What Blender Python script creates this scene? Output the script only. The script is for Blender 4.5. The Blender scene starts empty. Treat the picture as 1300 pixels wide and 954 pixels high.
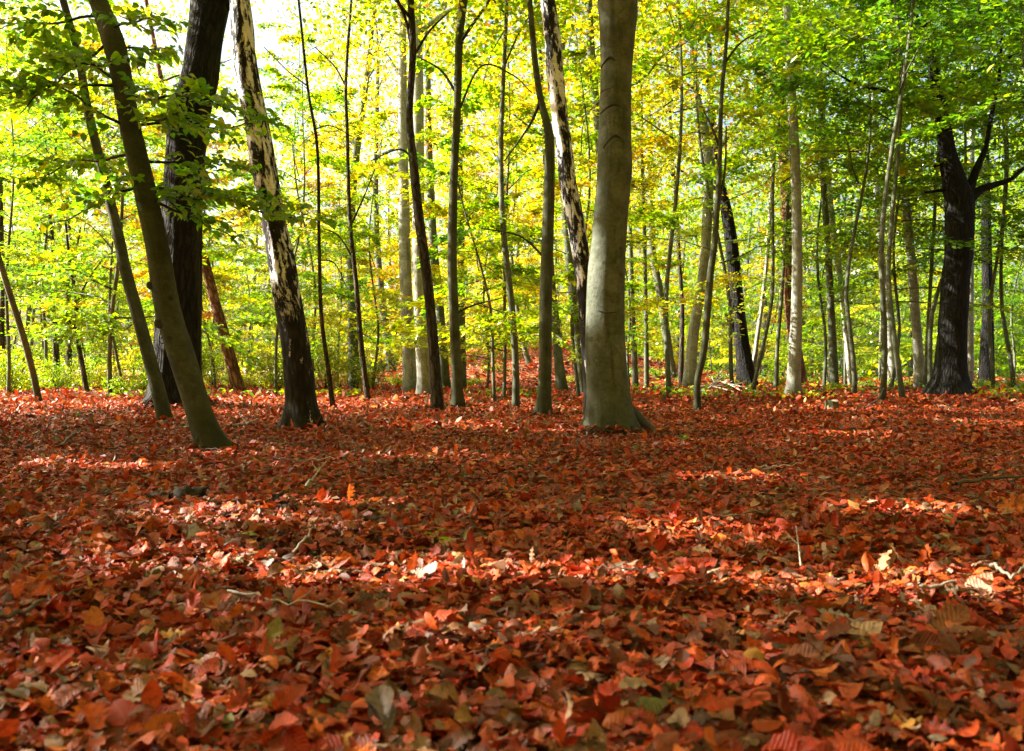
import bpy, math, random
import numpy as np
from mathutils import Vector, noise as mnoise

rng = np.random.default_rng(11)
random.seed(11)
S = bpy.context.scene
COL = S.collection
F, H, PX0, HY = 1150.0, 0.6, 650.0, 470.0      # focal length in photo pixels, eye height, picture centre, horizon row
EL, AZF = math.radians(34), math.radians(-9)
SUN = np.array([-math.cos(EL)*math.cos(AZF), -math.cos(EL)*math.sin(AZF), math.sin(EL)])

# ------------------------------------------------------------------ noise / terrain
def _hash(ix, iy, seed):
    n = (ix.astype(np.int64)*374761393 + iy.astype(np.int64)*668265263 + seed*974711) & 0x7fffffff
    n = (n ^ (n >> 13))*1274126177 & 0x7fffffff
    n = n ^ (n >> 16)
    return (n & 0xffff)/65535.0
def vnoise(x, y, seed=0):
    x = np.asarray(x, float); y = np.asarray(y, float)
    ix, iy = np.floor(x), np.floor(y)
    fx, fy = x-ix, y-iy
    fx = fx*fx*(3-2*fx); fy = fy*fy*(3-2*fy)
    a, b = _hash(ix, iy, seed), _hash(ix+1, iy, seed)
    c, d = _hash(ix, iy+1, seed), _hash(ix+1, iy+1, seed)
    return (a*(1-fx)+b*fx)*(1-fy)+(c*(1-fx)+d*fx)*fy
def sstep(a, b, v):
    t = np.clip((np.asarray(v, float)-a)/(b-a), 0, 1)
    return t*t*(3-2*t)
def gz(x, y):
    x = np.asarray(x, float); y = np.asarray(y, float)
    z = 0.05*(vnoise(x*0.9, y*0.9, 3)-.5)+0.035*(vnoise(x*2.6, y*2.6, 4)-.5)+0.10*(vnoise(x*.25, y*.25, 5)-.5)*sstep(4, 12, y)
    z = z+1.9*np.exp(-((x-1.5)/6.5)**2)*sstep(27, 47, y)+0.5*(vnoise(x*.08, y*.08, 6)-.4)*sstep(25, 60, np.hypot(x, y))
    return z
def G(x, y): return float(gz(np.array([x]), np.array([y]))[0])
def W(px, py, d):
    return np.array([(px-PX0)/F*d, d, H+(HY-py)/F*d])

# ------------------------------------------------------------------ object helpers
def tag(o, label=None, cat=None, group=None, kind=None):
    if label: o['label'] = label
    if cat: o['category'] = cat
    if group: o['group'] = group
    if kind: o['kind'] = kind
    return o
def empty(name, loc):
    o = bpy.data.objects.new(name, None); COL.objects.link(o); o.location = loc
    o.empty_display_size = .2
    return o
def np_mesh(name, V, Fc, mats=(), smooth=True, attrs=None, matidx=None):
    """V (n,3); Fc list of arrays of equal-length faces or one array"""
    if not isinstance(Fc, (list, tuple)): Fc = [Fc]
    Fc = [np.asarray(f) for f in Fc if len(f)]
    me = bpy.data.meshes.new(name)
    me.vertices.add(len(V)); me.vertices.foreach_set('co', np.asarray(V, np.float32).ravel())
    loops = np.concatenate([f.ravel() for f in Fc]).astype(np.int32)
    tot = np.concatenate([np.full(len(f), f.shape[1], np.int32) for f in Fc])
    st = np.concatenate([[0], np.cumsum(tot)[:-1]]).astype(np.int32)
    me.loops.add(len(loops)); me.loops.foreach_set('vertex_index', loops)
    me.polygons.add(len(tot)); me.polygons.foreach_set('loop_start', st); me.polygons.foreach_set('loop_total', tot)
    if smooth: me.polygons.foreach_set('use_smooth', np.ones(len(tot), bool))
    if matidx is not None: me.polygons.foreach_set('material_index', np.asarray(matidx, np.int32))
    for k, v in (attrs or {}).items():
        v = np.asarray(v, np.float32)
        ty = 'FLOAT' if v.ndim == 1 else ('FLOAT_VECTOR' if v.shape[1] == 3 else 'FLOAT_COLOR')
        a = me.attributes.new(k, ty, 'POINT')
        a.data.foreach_set({'FLOAT': 'value', 'FLOAT_VECTOR': 'vector', 'FLOAT_COLOR': 'color'}[ty], v.ravel())
    for m in mats: me.materials.append(m)
    me.update(calc_edges=True)
    return me
def link(name, me, parent=None, loc=None):
    o = bpy.data.objects.new(name, me); COL.objects.link(o)
    if parent: o.parent = parent
    if loc is not None: o.location = loc
    return o

# ------------------------------------------------------------------ materials
def newmat(name):
    m = bpy.data.materials.new(name); m.use_nodes = True
    nt = m.node_tree; nt.nodes.clear()
    return m, nt, nt.nodes, nt.links
def node(ns, ty, **kw):
    n = ns.new(ty)
    for k, v in kw.items():
        if k in n.inputs: n.inputs[k].default_value = v
        else: setattr(n, k, v)
    return n
def ramp(ns, stops, interp='LINEAR'):
    n = ns.new('ShaderNodeValToRGB'); n.color_ramp.interpolation = interp
    e = n.color_ramp.elements
    while len(e) < len(stops): e.new(.5)
    for i, (p, c) in enumerate(stops):
        e[i].position = p; e[i].color = (*c, 1) if len(c) == 3 else c
    return n
def leaf_mat(name, stops, spread=.55, trans=.55, gloss=.06):
    m, nt, ns, L = newmat(name)
    at = node(ns, 'ShaderNodeAttribute', attribute_name='tint')
    oi = ns.new('ShaderNodeObjectInfo')
    sep = ns.new('ShaderNodeSeparateColor'); L.new(oi.outputs['Color'], sep.inputs[0])
    mul = node(ns, 'ShaderNodeMath', operation='MULTIPLY_ADD'); mul.inputs[1].default_value = spread; mul.inputs[2].default_value = -spread*.5
    L.new(at.outputs['Fac'], mul.inputs[0])
    add = node(ns, 'ShaderNodeMath', operation='ADD', use_clamp=True); L.new(mul.outputs[0], add.inputs[0]); L.new(sep.outputs[0], add.inputs[1])
    r = ramp(ns, stops); L.new(add.outputs[0], r.inputs[0])
    d = ns.new('ShaderNodeBsdfDiffuse'); t = ns.new('ShaderNodeBsdfTranslucent')
    L.new(r.outputs[0], d.inputs[0])
    hs = node(ns, 'ShaderNodeHueSaturation', Saturation=1.04, Value=1.75); L.new(r.outputs[0], hs.inputs['Color']); L.new(hs.outputs[0], t.inputs[0])
    mx = node(ns, 'ShaderNodeMixShader'); mx.inputs[0].default_value = trans
    L.new(d.outputs[0], mx.inputs[1]); L.new(t.outputs[0], mx.inputs[2])
    g = node(ns, 'ShaderNodeBsdfGlossy', Roughness=.35); g.inputs[0].default_value = (1, 1, 1, 1)
    m2 = node(ns, 'ShaderNodeMixShader'); m2.inputs[0].default_value = gloss
    L.new(mx.outputs[0], m2.inputs[1]); L.new(g.outputs[0], m2.inputs[2])
    o = ns.new('ShaderNodeOutputMaterial'); L.new(m2.outputs[0], o.inputs[0])
    return m
STOPS = [(0, (.035, .10, .008)), (.28, (.085, .20, .010)), (.52, (.22, .33, .012)), (.75, (.46, .38, .018)), (.9, (.5, .21, .015)), (1, (.42, .10, .012))]
M_LEAF = leaf_mat('beech_leaf', STOPS)

def litter_mat():
    m, nt, ns, L = newmat('dry_leaf')
    c = node(ns, 'ShaderNodeAttribute', attribute_name='leaf_colour')
    lc = node(ns, 'ShaderNodeAttribute', attribute_name='leafco')
    sp = ns.new('ShaderNodeSeparateXYZ'); L.new(lc.outputs['Vector'], sp.inputs[0])
    ab = node(ns, 'ShaderNodeMath', operation='ABSOLUTE'); L.new(sp.outputs[1], ab.inputs[0])
    # side veins: stripes slanting away from the midrib
    ma = node(ns, 'ShaderNodeMath', operation='MULTIPLY_ADD'); ma.inputs[1].default_value = -.9; L.new(ab.outputs[0], ma.inputs[0]); L.new(sp.outputs[0], ma.inputs[2])
    ms = node(ns, 'ShaderNodeMath', operation='MULTIPLY'); ms.inputs[1].default_value = 58; L.new(ma.outputs[0], ms.inputs[0])
    si = node(ns, 'ShaderNodeMath', operation='SINE'); L.new(ms.outputs[0], si.inputs[0])
    vr = node(ns, 'ShaderNodeMapRange', interpolation_type='SMOOTHSTEP'); L.new(si.outputs[0], vr.inputs[0]); vr.inputs[1].default_value = .72; vr.inputs[2].default_value = 1
    mr = node(ns, 'ShaderNodeMapRange'); L.new(ab.outputs[0], mr.inputs[0]); mr.inputs[1].default_value = .035; mr.inputs[2].default_value = .0
    mxv = node(ns, 'ShaderNodeMath', operation='MAXIMUM'); L.new(vr.outputs[0], mxv.inputs[0]); L.new(mr.outputs[0], mxv.inputs[1])
    no = node(ns, 'ShaderNodeTexNoise', Scale=70.0, Detail=4.0, Roughness=.65)
    geo = ns.new('ShaderNodeNewGeometry'); L.new(geo.outputs['Position'], no.inputs['Vector'])
    nr = ramp(ns, [(.34, (.3, .27, .25)), (.5, (1, 1, 1)), (.7, (1.3, 1.2, 1.1))]); L.new(no.outputs[0], nr.inputs[0])
    mu = node(ns, 'ShaderNodeMix', data_type='RGBA', blend_type='MULTIPLY'); mu.inputs[0].default_value = .8
    L.new(c.outputs['Color'], mu.inputs[6]); L.new(nr.outputs[0], mu.inputs[7])
    vm = node(ns, 'ShaderNodeMath', operation='MULTIPLY'); vm.inputs[1].default_value = .16; L.new(mxv.outputs[0], vm.inputs[0])
    mv = node(ns, 'ShaderNodeMix', data_type='RGBA'); L.new(vm.outputs[0], mv.inputs[0]); L.new(mu.outputs[2], mv.inputs[6]); mv.inputs[7].default_value = (.42, .24, .12, 1)
    p = node(ns, 'ShaderNodeBsdfPrincipled', Roughness=.5); L.new(mv.outputs[2], p.inputs['Base Color'])
    p.inputs['Specular IOR Level'].default_value = .35
    hm = node(ns, 'ShaderNodeMath', operation='MULTIPLY_ADD'); hm.inputs[1].default_value = 5.; L.new(no.outputs[0], hm.inputs[0]); L.new(si.outputs[0], hm.inputs[2])
    bu = node(ns, 'ShaderNodeBump', Strength=.4, Distance=.0012); L.new(hm.outputs[0], bu.inputs['Height']); L.new(bu.outputs[0], p.inputs['Normal'])
    t = ns.new('ShaderNodeBsdfTranslucent'); L.new(mv.outputs[2], t.inputs[0])
    mx = node(ns, 'ShaderNodeMixShader'); mx.inputs[0].default_value = .2; L.new(p.outputs[0], mx.inputs[1]); L.new(t.outputs[0], mx.inputs[2])
    o = ns.new('ShaderNodeOutputMaterial'); L.new(mx.outputs[0], o.inputs[0])
    return m
M_LITTER = litter_mat()

def bark_mat(name, kind):
    m, nt, ns, L = newmat(name)
    co = node(ns, 'ShaderNodeAttribute', attribute_name='barkco')
    def mapping(sx, sy, sz):
        mp = node(ns, 'ShaderNodeMapping'); mp.inputs['Scale'].default_value = (sx, sy, sz); L.new(co.outputs['Vector'], mp.inputs[0]); return mp
    def noise(mp, scale, detail=5., rough=.6, dist=0.):
        n = node(ns, 'ShaderNodeTexNoise', Scale=scale, Detail=detail, Roughness=rough, Distortion=dist); L.new(mp.outputs[0], n.inputs['Vector']); return n
    def mix(a, b, fac, bt='MIX'):
        x = node(ns, 'ShaderNodeMix', data_type='RGBA', blend_type=bt)
        if isinstance(fac, float): x.inputs[0].default_value = fac
        else: L.new(fac, x.inputs[0])
        for i, v in ((6, a), (7, b)):
            if isinstance(v, tuple): x.inputs[i].default_value = (*v, 1)
            else: L.new(v, x.inputs[i])
        return x.outputs[2]
    p = node(ns, 'ShaderNodeBsdfPrincipled', Roughness=.85); p.inputs['Specular IOR Level'].default_value = .25
    bump = node(ns, 'ShaderNodeBump', Strength=.6, Distance=.01)
    sepz = ns.new('ShaderNodeSeparateXYZ'); L.new(co.outputs['Vector'], sepz.inputs[0])
    if kind in ('beech', 'pale', 'mossy'):
        a = noise(mapping(1, 1, .8), 5., 6, .65); b = noise(mapping(1, 1, 2.2), 16., 6, .75); c = noise(mapping(1, 1, .25), 40., 3)
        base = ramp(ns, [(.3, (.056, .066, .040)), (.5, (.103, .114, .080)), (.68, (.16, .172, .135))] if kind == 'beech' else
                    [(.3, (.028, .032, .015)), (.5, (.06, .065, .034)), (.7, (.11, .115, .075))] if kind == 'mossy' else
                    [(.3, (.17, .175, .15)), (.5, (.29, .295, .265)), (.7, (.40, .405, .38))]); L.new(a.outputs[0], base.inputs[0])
        rg = ramp(ns, [(.36, (.6, .6, .56)), (.5, (1, 1, 1)), (.66, (1.18, 1.18, 1.12))]); L.new(b.outputs[0], rg.inputs[0])
        c1 = mix(base.outputs[0], rg.outputs[0], .7, 'MULTIPLY')
        lich = ramp(ns, [(.52, (0, 0, 0)), (.61, (.75, .75, .75))]); l2 = noise(mapping(1, 1, 1), 9., 6, .75, .4); L.new(l2.outputs[0], lich.inputs[0])
        c1 = mix(c1, (.055, .065, .03) if kind != 'pale' else (.16, .17, .09), lich.outputs[0])
        l3 = noise(mapping(1, 1, .7), 22., 5, .7, .2); pr = ramp(ns, [(.58, (0, 0, 0)), (.68, (.45, .45, .45))]); L.new(l3.outputs[0], pr.inputs[0])
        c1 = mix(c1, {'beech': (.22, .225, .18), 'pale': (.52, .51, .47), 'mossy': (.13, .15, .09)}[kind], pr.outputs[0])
        sk = noise(mapping(1, 1, .07), 14., 4, .6); sr = ramp(ns, [(.56, (1, 1, 1)), (.68, (.45, .43, .38))]); L.new(sk.outputs[0], sr.inputs[0])
        c1 = mix(c1, sr.outputs[0], .8, 'MULTIPLY')
        # mossy dark foot
        zr = node(ns, 'ShaderNodeMapRange'); L.new(sepz.outputs[2], zr.inputs[0]); zr.inputs[1].default_value = .55; zr.inputs[2].default_value = -.15
        zn = node(ns, 'ShaderNodeMath', operation='MULTIPLY'); L.new(zr.outputs[0], zn.inputs[0]); L.new(b.outputs[0], zn.inputs[1])
        zc = node(ns, 'ShaderNodeMath', operation='MULTIPLY', use_clamp=True); zc.inputs[1].default_value = 2.4; L.new(zn.outputs[0], zc.inputs[0])
        c1 = mix(c1, (.022, .027, .012), zc.outputs[0])
        L.new(c1, p.inputs['Base Color'])
        ad = node(ns, 'ShaderNodeMath', operation='MULTIPLY_ADD'); ad.inputs[1].default_value = .5; L.new(c.outputs[0], ad.inputs[0]); L.new(b.outputs[0], ad.inputs[2])
        L.new(ad.outputs[0], bump.inputs['Height']); bump.inputs['Distance'].default_value = .012
    elif kind in ('oak', 'pine', 'dark'):
        v = node(ns, 'ShaderNodeTexVoronoi', feature='DISTANCE_TO_EDGE', Scale=15. if kind != 'pine' else 10.); mp = mapping(1, 1, .16 if kind != 'pine' else .3)
        wn = noise(mapping(1, 1, .5), 8., 4); vm = node(ns, 'ShaderNodeVectorMath', operation='MULTIPLY_ADD'); vm.inputs[1].default_value = (.12, .12, .12)
        L.new(wn.outputs['Color'], vm.inputs[0]); L.new(mp.outputs[0], vm.inputs[2]); L.new(vm.outputs[0], v.inputs['Vector'])
        n2 = noise(mapping(1, 1, .2), 30., 5, .7)
        st = {'oak': [(.0, (.002, .002, .002)), (.10, (.007, .0065, .006)), (.35, (.020, .018, .017))],
              'pine': [(.0, (.05, .022, .014)), (.10, (.16, .065, .038)), (.35, (.30, .14, .085))],
              'dark': [(.0, (.015, .012, .008)), (.10, (.045, .036, .024)), (.35, (.10, .08, .055))]}[kind]
        r = ramp(ns, st); L.new(v.outputs['Distance'], r.inputs[0])
        r2 = ramp(ns, [(.3, (.5, .5, .5)), (.7, (1.3, 1.3, 1.3))]); L.new(n2.outputs[0], r2.inputs[0])
        L.new(mix(r.outputs[0], r2.outputs[0], .8, 'MULTIPLY'), p.inputs['Base Color'])
        vr = node(ns, 'ShaderNodeMapRange'); L.new(v.outputs['Distance'], vr.inputs[0]); vr.inputs[2].default_value = .25
        ad = node(ns, 'ShaderNodeMath', operation='MULTIPLY_ADD'); ad.inputs[1].default_value = .4; L.new(n2.outputs[0], ad.inputs[0]); L.new(vr.outputs[0], ad.inputs[2])
        L.new(ad.outputs[0], bump.inputs['Height']); bump.inputs['Distance'].default_value = .03; bump.inputs['Strength'].default_value = .9
    elif kind == 'birch':
        # black rugged plates, more of them towards the foot; white papery bark with thin cross lines above
        n = noise(mapping(1, 1, .34), 12., 8, .74, .35)
        zr = node(ns, 'ShaderNodeMapRange'); L.new(sepz.outputs[2], zr.inputs[0]); zr.inputs[1].default_value = 0; zr.inputs[2].default_value = 2.6; zr.inputs[3].default_value = .145; zr.inputs[4].default_value = -.015
        ad = node(ns, 'ShaderNodeMath', operation='ADD'); L.new(n.outputs[0], ad.inputs[0]); L.new(zr.outputs[0], ad.inputs[1])
        pl = ramp(ns, [(.482, (0, 0, 0)), (.507, (1, 1, 1))]); L.new(ad.outputs[0], pl.inputs[0])
        ln = noise(mapping(1, 1, 9), 7., 4, .7); lr = ramp(ns, [(.34, (.30, .27, .24)), (.44, (1, 1, 1))]); L.new(ln.outputs[0], lr.inputs[0])
        wn = noise(mapping(1, 1, .6), 5., 5); wr = ramp(ns, [(.3, (.55, .55, .56)), (.5, (.76, .76, .77)), (.7, (.84, .84, .85))]); L.new(wn.outputs[0], wr.inputs[0])
        white = mix(wr.outputs[0], lr.outputs[0], .85, 'MULTIPLY')
        v = node(ns, 'ShaderNodeTexVoronoi', Scale=24.); L.new(mapping(1, 1, .35).outputs[0], v.inputs['Vector'])
        bl = ramp(ns, [(.1, (.035, .028, .02)), (.6, (.010, .008, .007))]); L.new(v.outputs['Distance'], bl.inputs[0])
        L.new(mix(white, bl.outputs[0], pl.outputs[0]), p.inputs['Base Color'])
        hb = node(ns, 'ShaderNodeMath', operation='MULTIPLY_ADD'); hb.inputs[1].default_value = .6; L.new(v.outputs['Distance'], hb.inputs[0]); L.new(pl.outputs[0], hb.inputs[2])
        L.new(hb.outputs[0], bump.inputs['Height']); bump.inputs['Distance'].default_value = .015; bump.inputs['Strength'].default_value = .9
    L.new(bump.outputs[0], p.inputs['Normal'])
    o = ns.new('ShaderNodeOutputMaterial'); L.new(p.outputs[0], o.inputs[0])
    return m
BARK = {k: bark_mat(k+'_bark', k) for k in ('beech', 'mossy', 'pale', 'oak', 'pine', 'dark', 'birch')}

def ground_mat():
    m, nt, ns, L = newmat('leaf_floor')
    geo = ns.new('ShaderNodeNewGeometry')
    v = node(ns, 'ShaderNodeTexVoronoi', Scale=15.); L.new(geo.outputs['Position'], v.inputs['Vector'])
    sp = ns.new('ShaderNodeSeparateColor'); L.new(v.outputs['Color'], sp.inputs[0])
    r = ramp(ns, [(0, (.05, .018, .008)), (.3, (.15, .035, .012)), (.6, (.26, .06, .016)), (.85, (.34, .11, .03)), (1, (.34, .13, .05))]); L.new(sp.outputs[0], r.inputs[0])
    n = node(ns, 'ShaderNodeTexNoise', Scale=40., Detail=6., Roughness=.7); L.new(geo.outputs['Position'], n.inputs['Vector'])
    r2 = ramp(ns, [(.35, (.25, .22, .2)), (.6, (1, 1, 1))]); L.new(n.outputs[0], r2.inputs[0])
    mx = node(ns, 'ShaderNodeMix', data_type='RGBA', blend_type='MULTIPLY'); mx.inputs[0].default_value = .9; L.new(r.outputs[0], mx.inputs[6]); L.new(r2.outputs[0], mx.inputs[7])
    p = node(ns, 'ShaderNodeBsdfPrincipled', Roughness=.8); L.new(mx.outputs[2], p.inputs['Base Color'])
    bu = node(ns, 'ShaderNodeBump', Strength=.8, Distance=.02); L.new(v.outputs['Distance'], bu.inputs['Height']); L.new(bu.outputs[0], p.inputs['Normal'])
    o = ns.new('ShaderNodeOutputMaterial'); L.new(p.outputs[0], o.inputs[0])
    return m
M_GROUND = ground_mat()
def plain(name, col, rough=.8, scale=30., dark=.5):
    m, nt, ns, L = newmat(name)
    geo = ns.new('ShaderNodeTexCoord')
    n = node(ns, 'ShaderNodeTexNoise', Scale=scale, Detail=5., Roughness=.65); L.new(geo.outputs['Object'], n.inputs['Vector'])
    r = ramp(ns, [(.3, tuple(c*dark for c in col)), (.7, col)]); L.new(n.outputs[0], r.inputs[0])
    p = node(ns, 'ShaderNodeBsdfPrincipled', Roughness=rough); L.new(r.outputs[0], p.inputs['Base Color'])
    bu = node(ns, 'ShaderNodeBump', Strength=.7, Distance=.006); L.new(n.outputs[0], bu.inputs['Height']); L.new(bu.outputs[0], p.inputs['Normal'])
    o = ns.new('ShaderNodeOutputMaterial'); L.new(p.outputs[0], o.inputs[0])
    return m
M_TWIG = plain('dead_twig', (.11, .075, .05)); M_PALETWIG = plain('bleached_twig', (.42, .36, .29)); M_ROT = plain('rotten_wood', (.035, .024, .016), .9, 18.)
M_SCAR = plain('bark_scar', (.030, .028, .020)); M_MOSS = plain('mossy_wood', (.07, .085, .03), .9, 12.); M_CUT = plain('cut_wood', (.16, .12, .075), .9, 40.)

# ------------------------------------------------------------------ tubes
def spline(pts, n):
    """Catmull-Rom through rows of any width, n samples by index"""
    P = np.asarray(pts, float)
    P = np.vstack([2*P[0]-P[1], P, 2*P[-1]-P[-2]])
    seg = len(P)-3
    t = np.linspace(0, seg, n); i = np.minimum(t.astype(int), seg-1); f = (t-i)[:, None]
    a, b, c, d = P[i], P[i+1], P[i+2], P[i+3]
    return .5*((2*b)+(-a+c)*f+(2*a-5*b+4*c-d)*f**2+(-a+3*b-3*c+d)*f**3)
def ring_faces(nr, ns_):
    i = np.arange(nr-1)[:, None]*ns_; j = np.arange(ns_)[None, :]; k = (j+1) % ns_
    return np.stack([i+j, i+k, i+ns_+k, i+ns_+j], -1).reshape(-1, 4)
def trunk_geo(P, R, seg=20, lump=.05, flare=.0, seed=0, flare_h=.35, ridge=0.):
    """horizontal rings: P (n,3) local, R (n,)"""
    n = len(P); a = np.linspace(0, 2*np.pi, seg, endpoint=False)
    L = np.concatenate([[0], np.cumsum(np.linalg.norm(np.diff(P, axis=0), axis=1))])
    A, Z = np.meshgrid(a, L)
    rad = np.repeat(R[:, None], seg, 1)
    rad = rad*(1+lump*(np.sin(2*A+Z*1.3+seed)*.5+np.sin(3*A-Z*2.1+seed*2)*.35+np.sin(A*1+Z*.7+seed*.3)*.4))
    if ridge:
        rad = rad*(1+ridge*(vnoise(np.cos(A)*5+40+seed, np.sin(A)*5+Z*1.2+40, 7)-.5)*2+ridge*(vnoise(np.cos(A)*11+60, np.sin(A)*11+Z*3+70, 8)-.5))
    if flare:
        fl = np.clip(1-(P[:, 2:3]-P[0, 2])/flare_h, 0, 1)**2
        rad = rad*(1+flare*fl*np.clip(.45+.7*np.sin(5*A+seed)+.4*np.sin(3*A+seed*1.7), 0, 2))
    V = np.stack([P[:, 0:1]+rad*np.cos(A), P[:, 1:2]+rad*np.sin(A), np.repeat(P[:, 2:3], seg, 1)], -1).reshape(-1, 3)
    r0 = np.repeat(np.maximum(R, .02)[:, None], seg, 1)
    bc = np.stack([r0*np.cos(A)+seed*.37, r0*np.sin(A)+seed*.11, Z], -1).reshape(-1, 3)
    fc = ring_faces(n, seg)
    return V, fc, bc
def tube_geo(P, R, seg=8):
    P = np.asarray(P, float); n = len(P)
    T = np.gradient(P, axis=0); T /= np.linalg.norm(T, axis=1)[:, None]+1e-9
    ref = np.array([0, 0, 1.]) if abs(T[:, 2]).mean() < .8 else np.array([1., 0, 0])
    U = np.cross(T, ref); U /= np.linalg.norm(U, axis=1)[:, None]+1e-9
    Vv = np.cross(T, U)
    a = np.linspace(0, 2*np.pi, seg, endpoint=False)
    V = P[:, None]+np.asarray(R)[:, None, None]*(np.cos(a)[None, :, None]*U[:, None]+np.sin(a)[None, :, None]*Vv[:, None])
    L = np.concatenate([[0], np.cumsum(np.linalg.norm(np.diff(P, axis=0), axis=1))])
    bc = np.stack([np.asarray(R)[:, None]*np.cos(a)[None], np.asarray(R)[:, None]*np.sin(a)[None], np.repeat(L[:, None], seg, 1)], -1)
    return V.reshape(-1, 3), ring_faces(n, seg), bc.reshape(-1, 3)
def merge(parts):
    Vs, Fs, Bs, off = [], [], [], 0
    for v, f, b in parts:
        Vs.append(v); Fs.append(f+off); Bs.append(b); off += len(v)
    return np.vstack(Vs), np.vstack(Fs), np.vstack(Bs)
def wiggle(a, b, n, amp, seed, droop=0.):
    a = np.asarray(a, float); b = np.asarray(b, float); t = np.linspace(0, 1, n)[:, None]
    P = a+(b-a)*t; L = np.linalg.norm(b-a)
    for k in range(3):
        ph = np.random.default_rng(seed*7+k).uniform(0, 6, 3)
        P = P+amp*L*np.sin(t*(2.5+2.2*k)*np.pi*.8+ph)*t*(1-t*.3)/(1+k)
    P[:, 2:3] -= droop*L*t**2
    P += (a-P[0])*(1-t)
    return P

# ------------------------------------------------------------------ leaves
LEAF_LO = (np.array([(0, 0), (.3, .27), (.72, .22), (1, 0), (.72, -.22), (.3, -.27)], float), np.array([(0, 3, 2, 1), (0, 5, 4, 3)]))
def strip_template(n, wfun):
    t = np.linspace(0, 1, n)
    rows = []
    for u in t:
        w = wfun(u)
        rows += [(u, -w), (u, -w*.5), (u, 0), (u, w*.5), (u, w)]
    i = np.arange(n-1)[:, None]*5; j = np.arange(4)[None]
    return np.array(rows), np.stack([i+j, i+5+j, i+6+j, i+1+j], -1).reshape(-1, 4)
T_BEECH = strip_template(9, lambda u: .30*math.sin(math.pi*min(1, u**.85))**.75*(1+.05*math.sin(u*40)) if 0 < u < 1 else .006)
T_OAK = strip_template(15, lambda u: (.05+.26*math.sin(math.pi*u**1.25)**.8)*(1+.38*math.sin(u*26+.6)) if .0 < u < 1 else .012)
T_MID = strip_template(4, lambda u: .3*math.sin(math.pi*u**.85)**.75 if 0 < u < 1 else .01)
def maple_template():
    ang = np.linspace(-np.pi, np.pi, 41)[:-1]
    rad = []
    for a in ang:
        lob = max(0, math.cos(a*2.6))**.9*(1 if abs(a) < 2.2 else .4)
        r = .20+.36*lob*(1-.16*abs(a))+.035*math.sin(a*17)
        if abs(a) > 2.7: r = .1
        rad.append(r)
    rad = np.array(rad)
    o = np.stack([.42+rad*np.cos(ang), rad*np.sin(ang)], 1); mid = np.stack([.42+rad*.55*np.cos(ang), rad*.55*np.sin(ang)], 1)
    V = np.vstack([[[.42, 0]], mid, o]); n = len(ang)
    i = np.arange(n); k = (i+1) % n
    q = np.stack([1+i, 1+n+i, 1+n+k, 1+k], 1); tri = np.stack([0*i, 1+i, 1+k], 1)
    return V, [q, tri]
T_MAPLE = maple_template()
def leaf_arrays(P, yaw, pitch, roll, size, template, fold=.25, bend=.15, crimp=0., twist=.0, r=None):
    r = r or rng
    T, Fc = template; N = len(P); nv = len(T)
    u = T[None, :, 0]; v = T[None, :, 1]
    def rr(a): return np.asarray(a)[:, None] if np.ndim(a) else a
    z = rr(fold)*np.abs(v)+rr(bend)*((u-.5)**2-.25)*2+rr(twist)*(u-.5)*v*2
    if crimp: z = z+crimp*np.sin(u*23+r.uniform(0, 6, (N, 1)))*np.abs(v)*3*r.uniform(.2, 1, (N, 1))+crimp*1.2*np.sin(v*9+r.uniform(0, 6, (N, 1)))*r.uniform(.2, 1, (N, 1))
    u = np.broadcast_to(u, (N, nv)); v = np.broadcast_to(v, (N, nv)); z = np.broadcast_to(z, (N, nv))
    cy, sy = np.cos(yaw), np.sin(yaw); cp, sp = np.cos(pitch), np.sin(pitch); cr, sr = np.cos(roll), np.sin(roll)
    zero = np.zeros(N)
    d = np.stack([cy*cp, sy*cp, -sp], 1); s0 = np.stack([-sy, cy, zero], 1); n0 = np.stack([cy*sp, sy*sp, cp], 1)
    s = s0*cr[:, None]+n0*sr[:, None]; nn = n0*cr[:, None]-s0*sr[:, None]
    sz = np.broadcast_to(np.asarray(size, float), (N,))[:, None, None]
    V = P[:, None]+sz*(u[..., None]*d[:, None]+v[..., None]*s[:, None]+z[..., None]*nn[:, None])
    Fs = Fc if isinstance(Fc, list) else [Fc]
    out = [(f[None]+np.arange(N)[:, None, None]*nv).reshape(-1, f.shape[1]) for f in Fs]
    lc = np.stack([np.tile(T[:, 0], N), np.tile(T[:, 1], N), np.zeros(N*nv)], 1)
    return V.reshape(-1, 3), out, lc, nv
def foliage_mesh(name, P, yaw, tint, size, jitter=.5, template=LEAF_LO, mat=None, r=None, droop=.15):
    r = r or rng; N = len(P)
    V, Fs, lc, nv = leaf_arrays(P, yaw, r.normal(droop, jitter, N), r.normal(0, jitter, N), size*r.uniform(.7, 1.25, N), template, fold=.22, bend=r.uniform(-.2, .1, N), r=r)
    return np_mesh(name, V, Fs, [mat or M_LEAF], smooth=False, attrs={'tint': np.repeat(tint, nv)})

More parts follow.
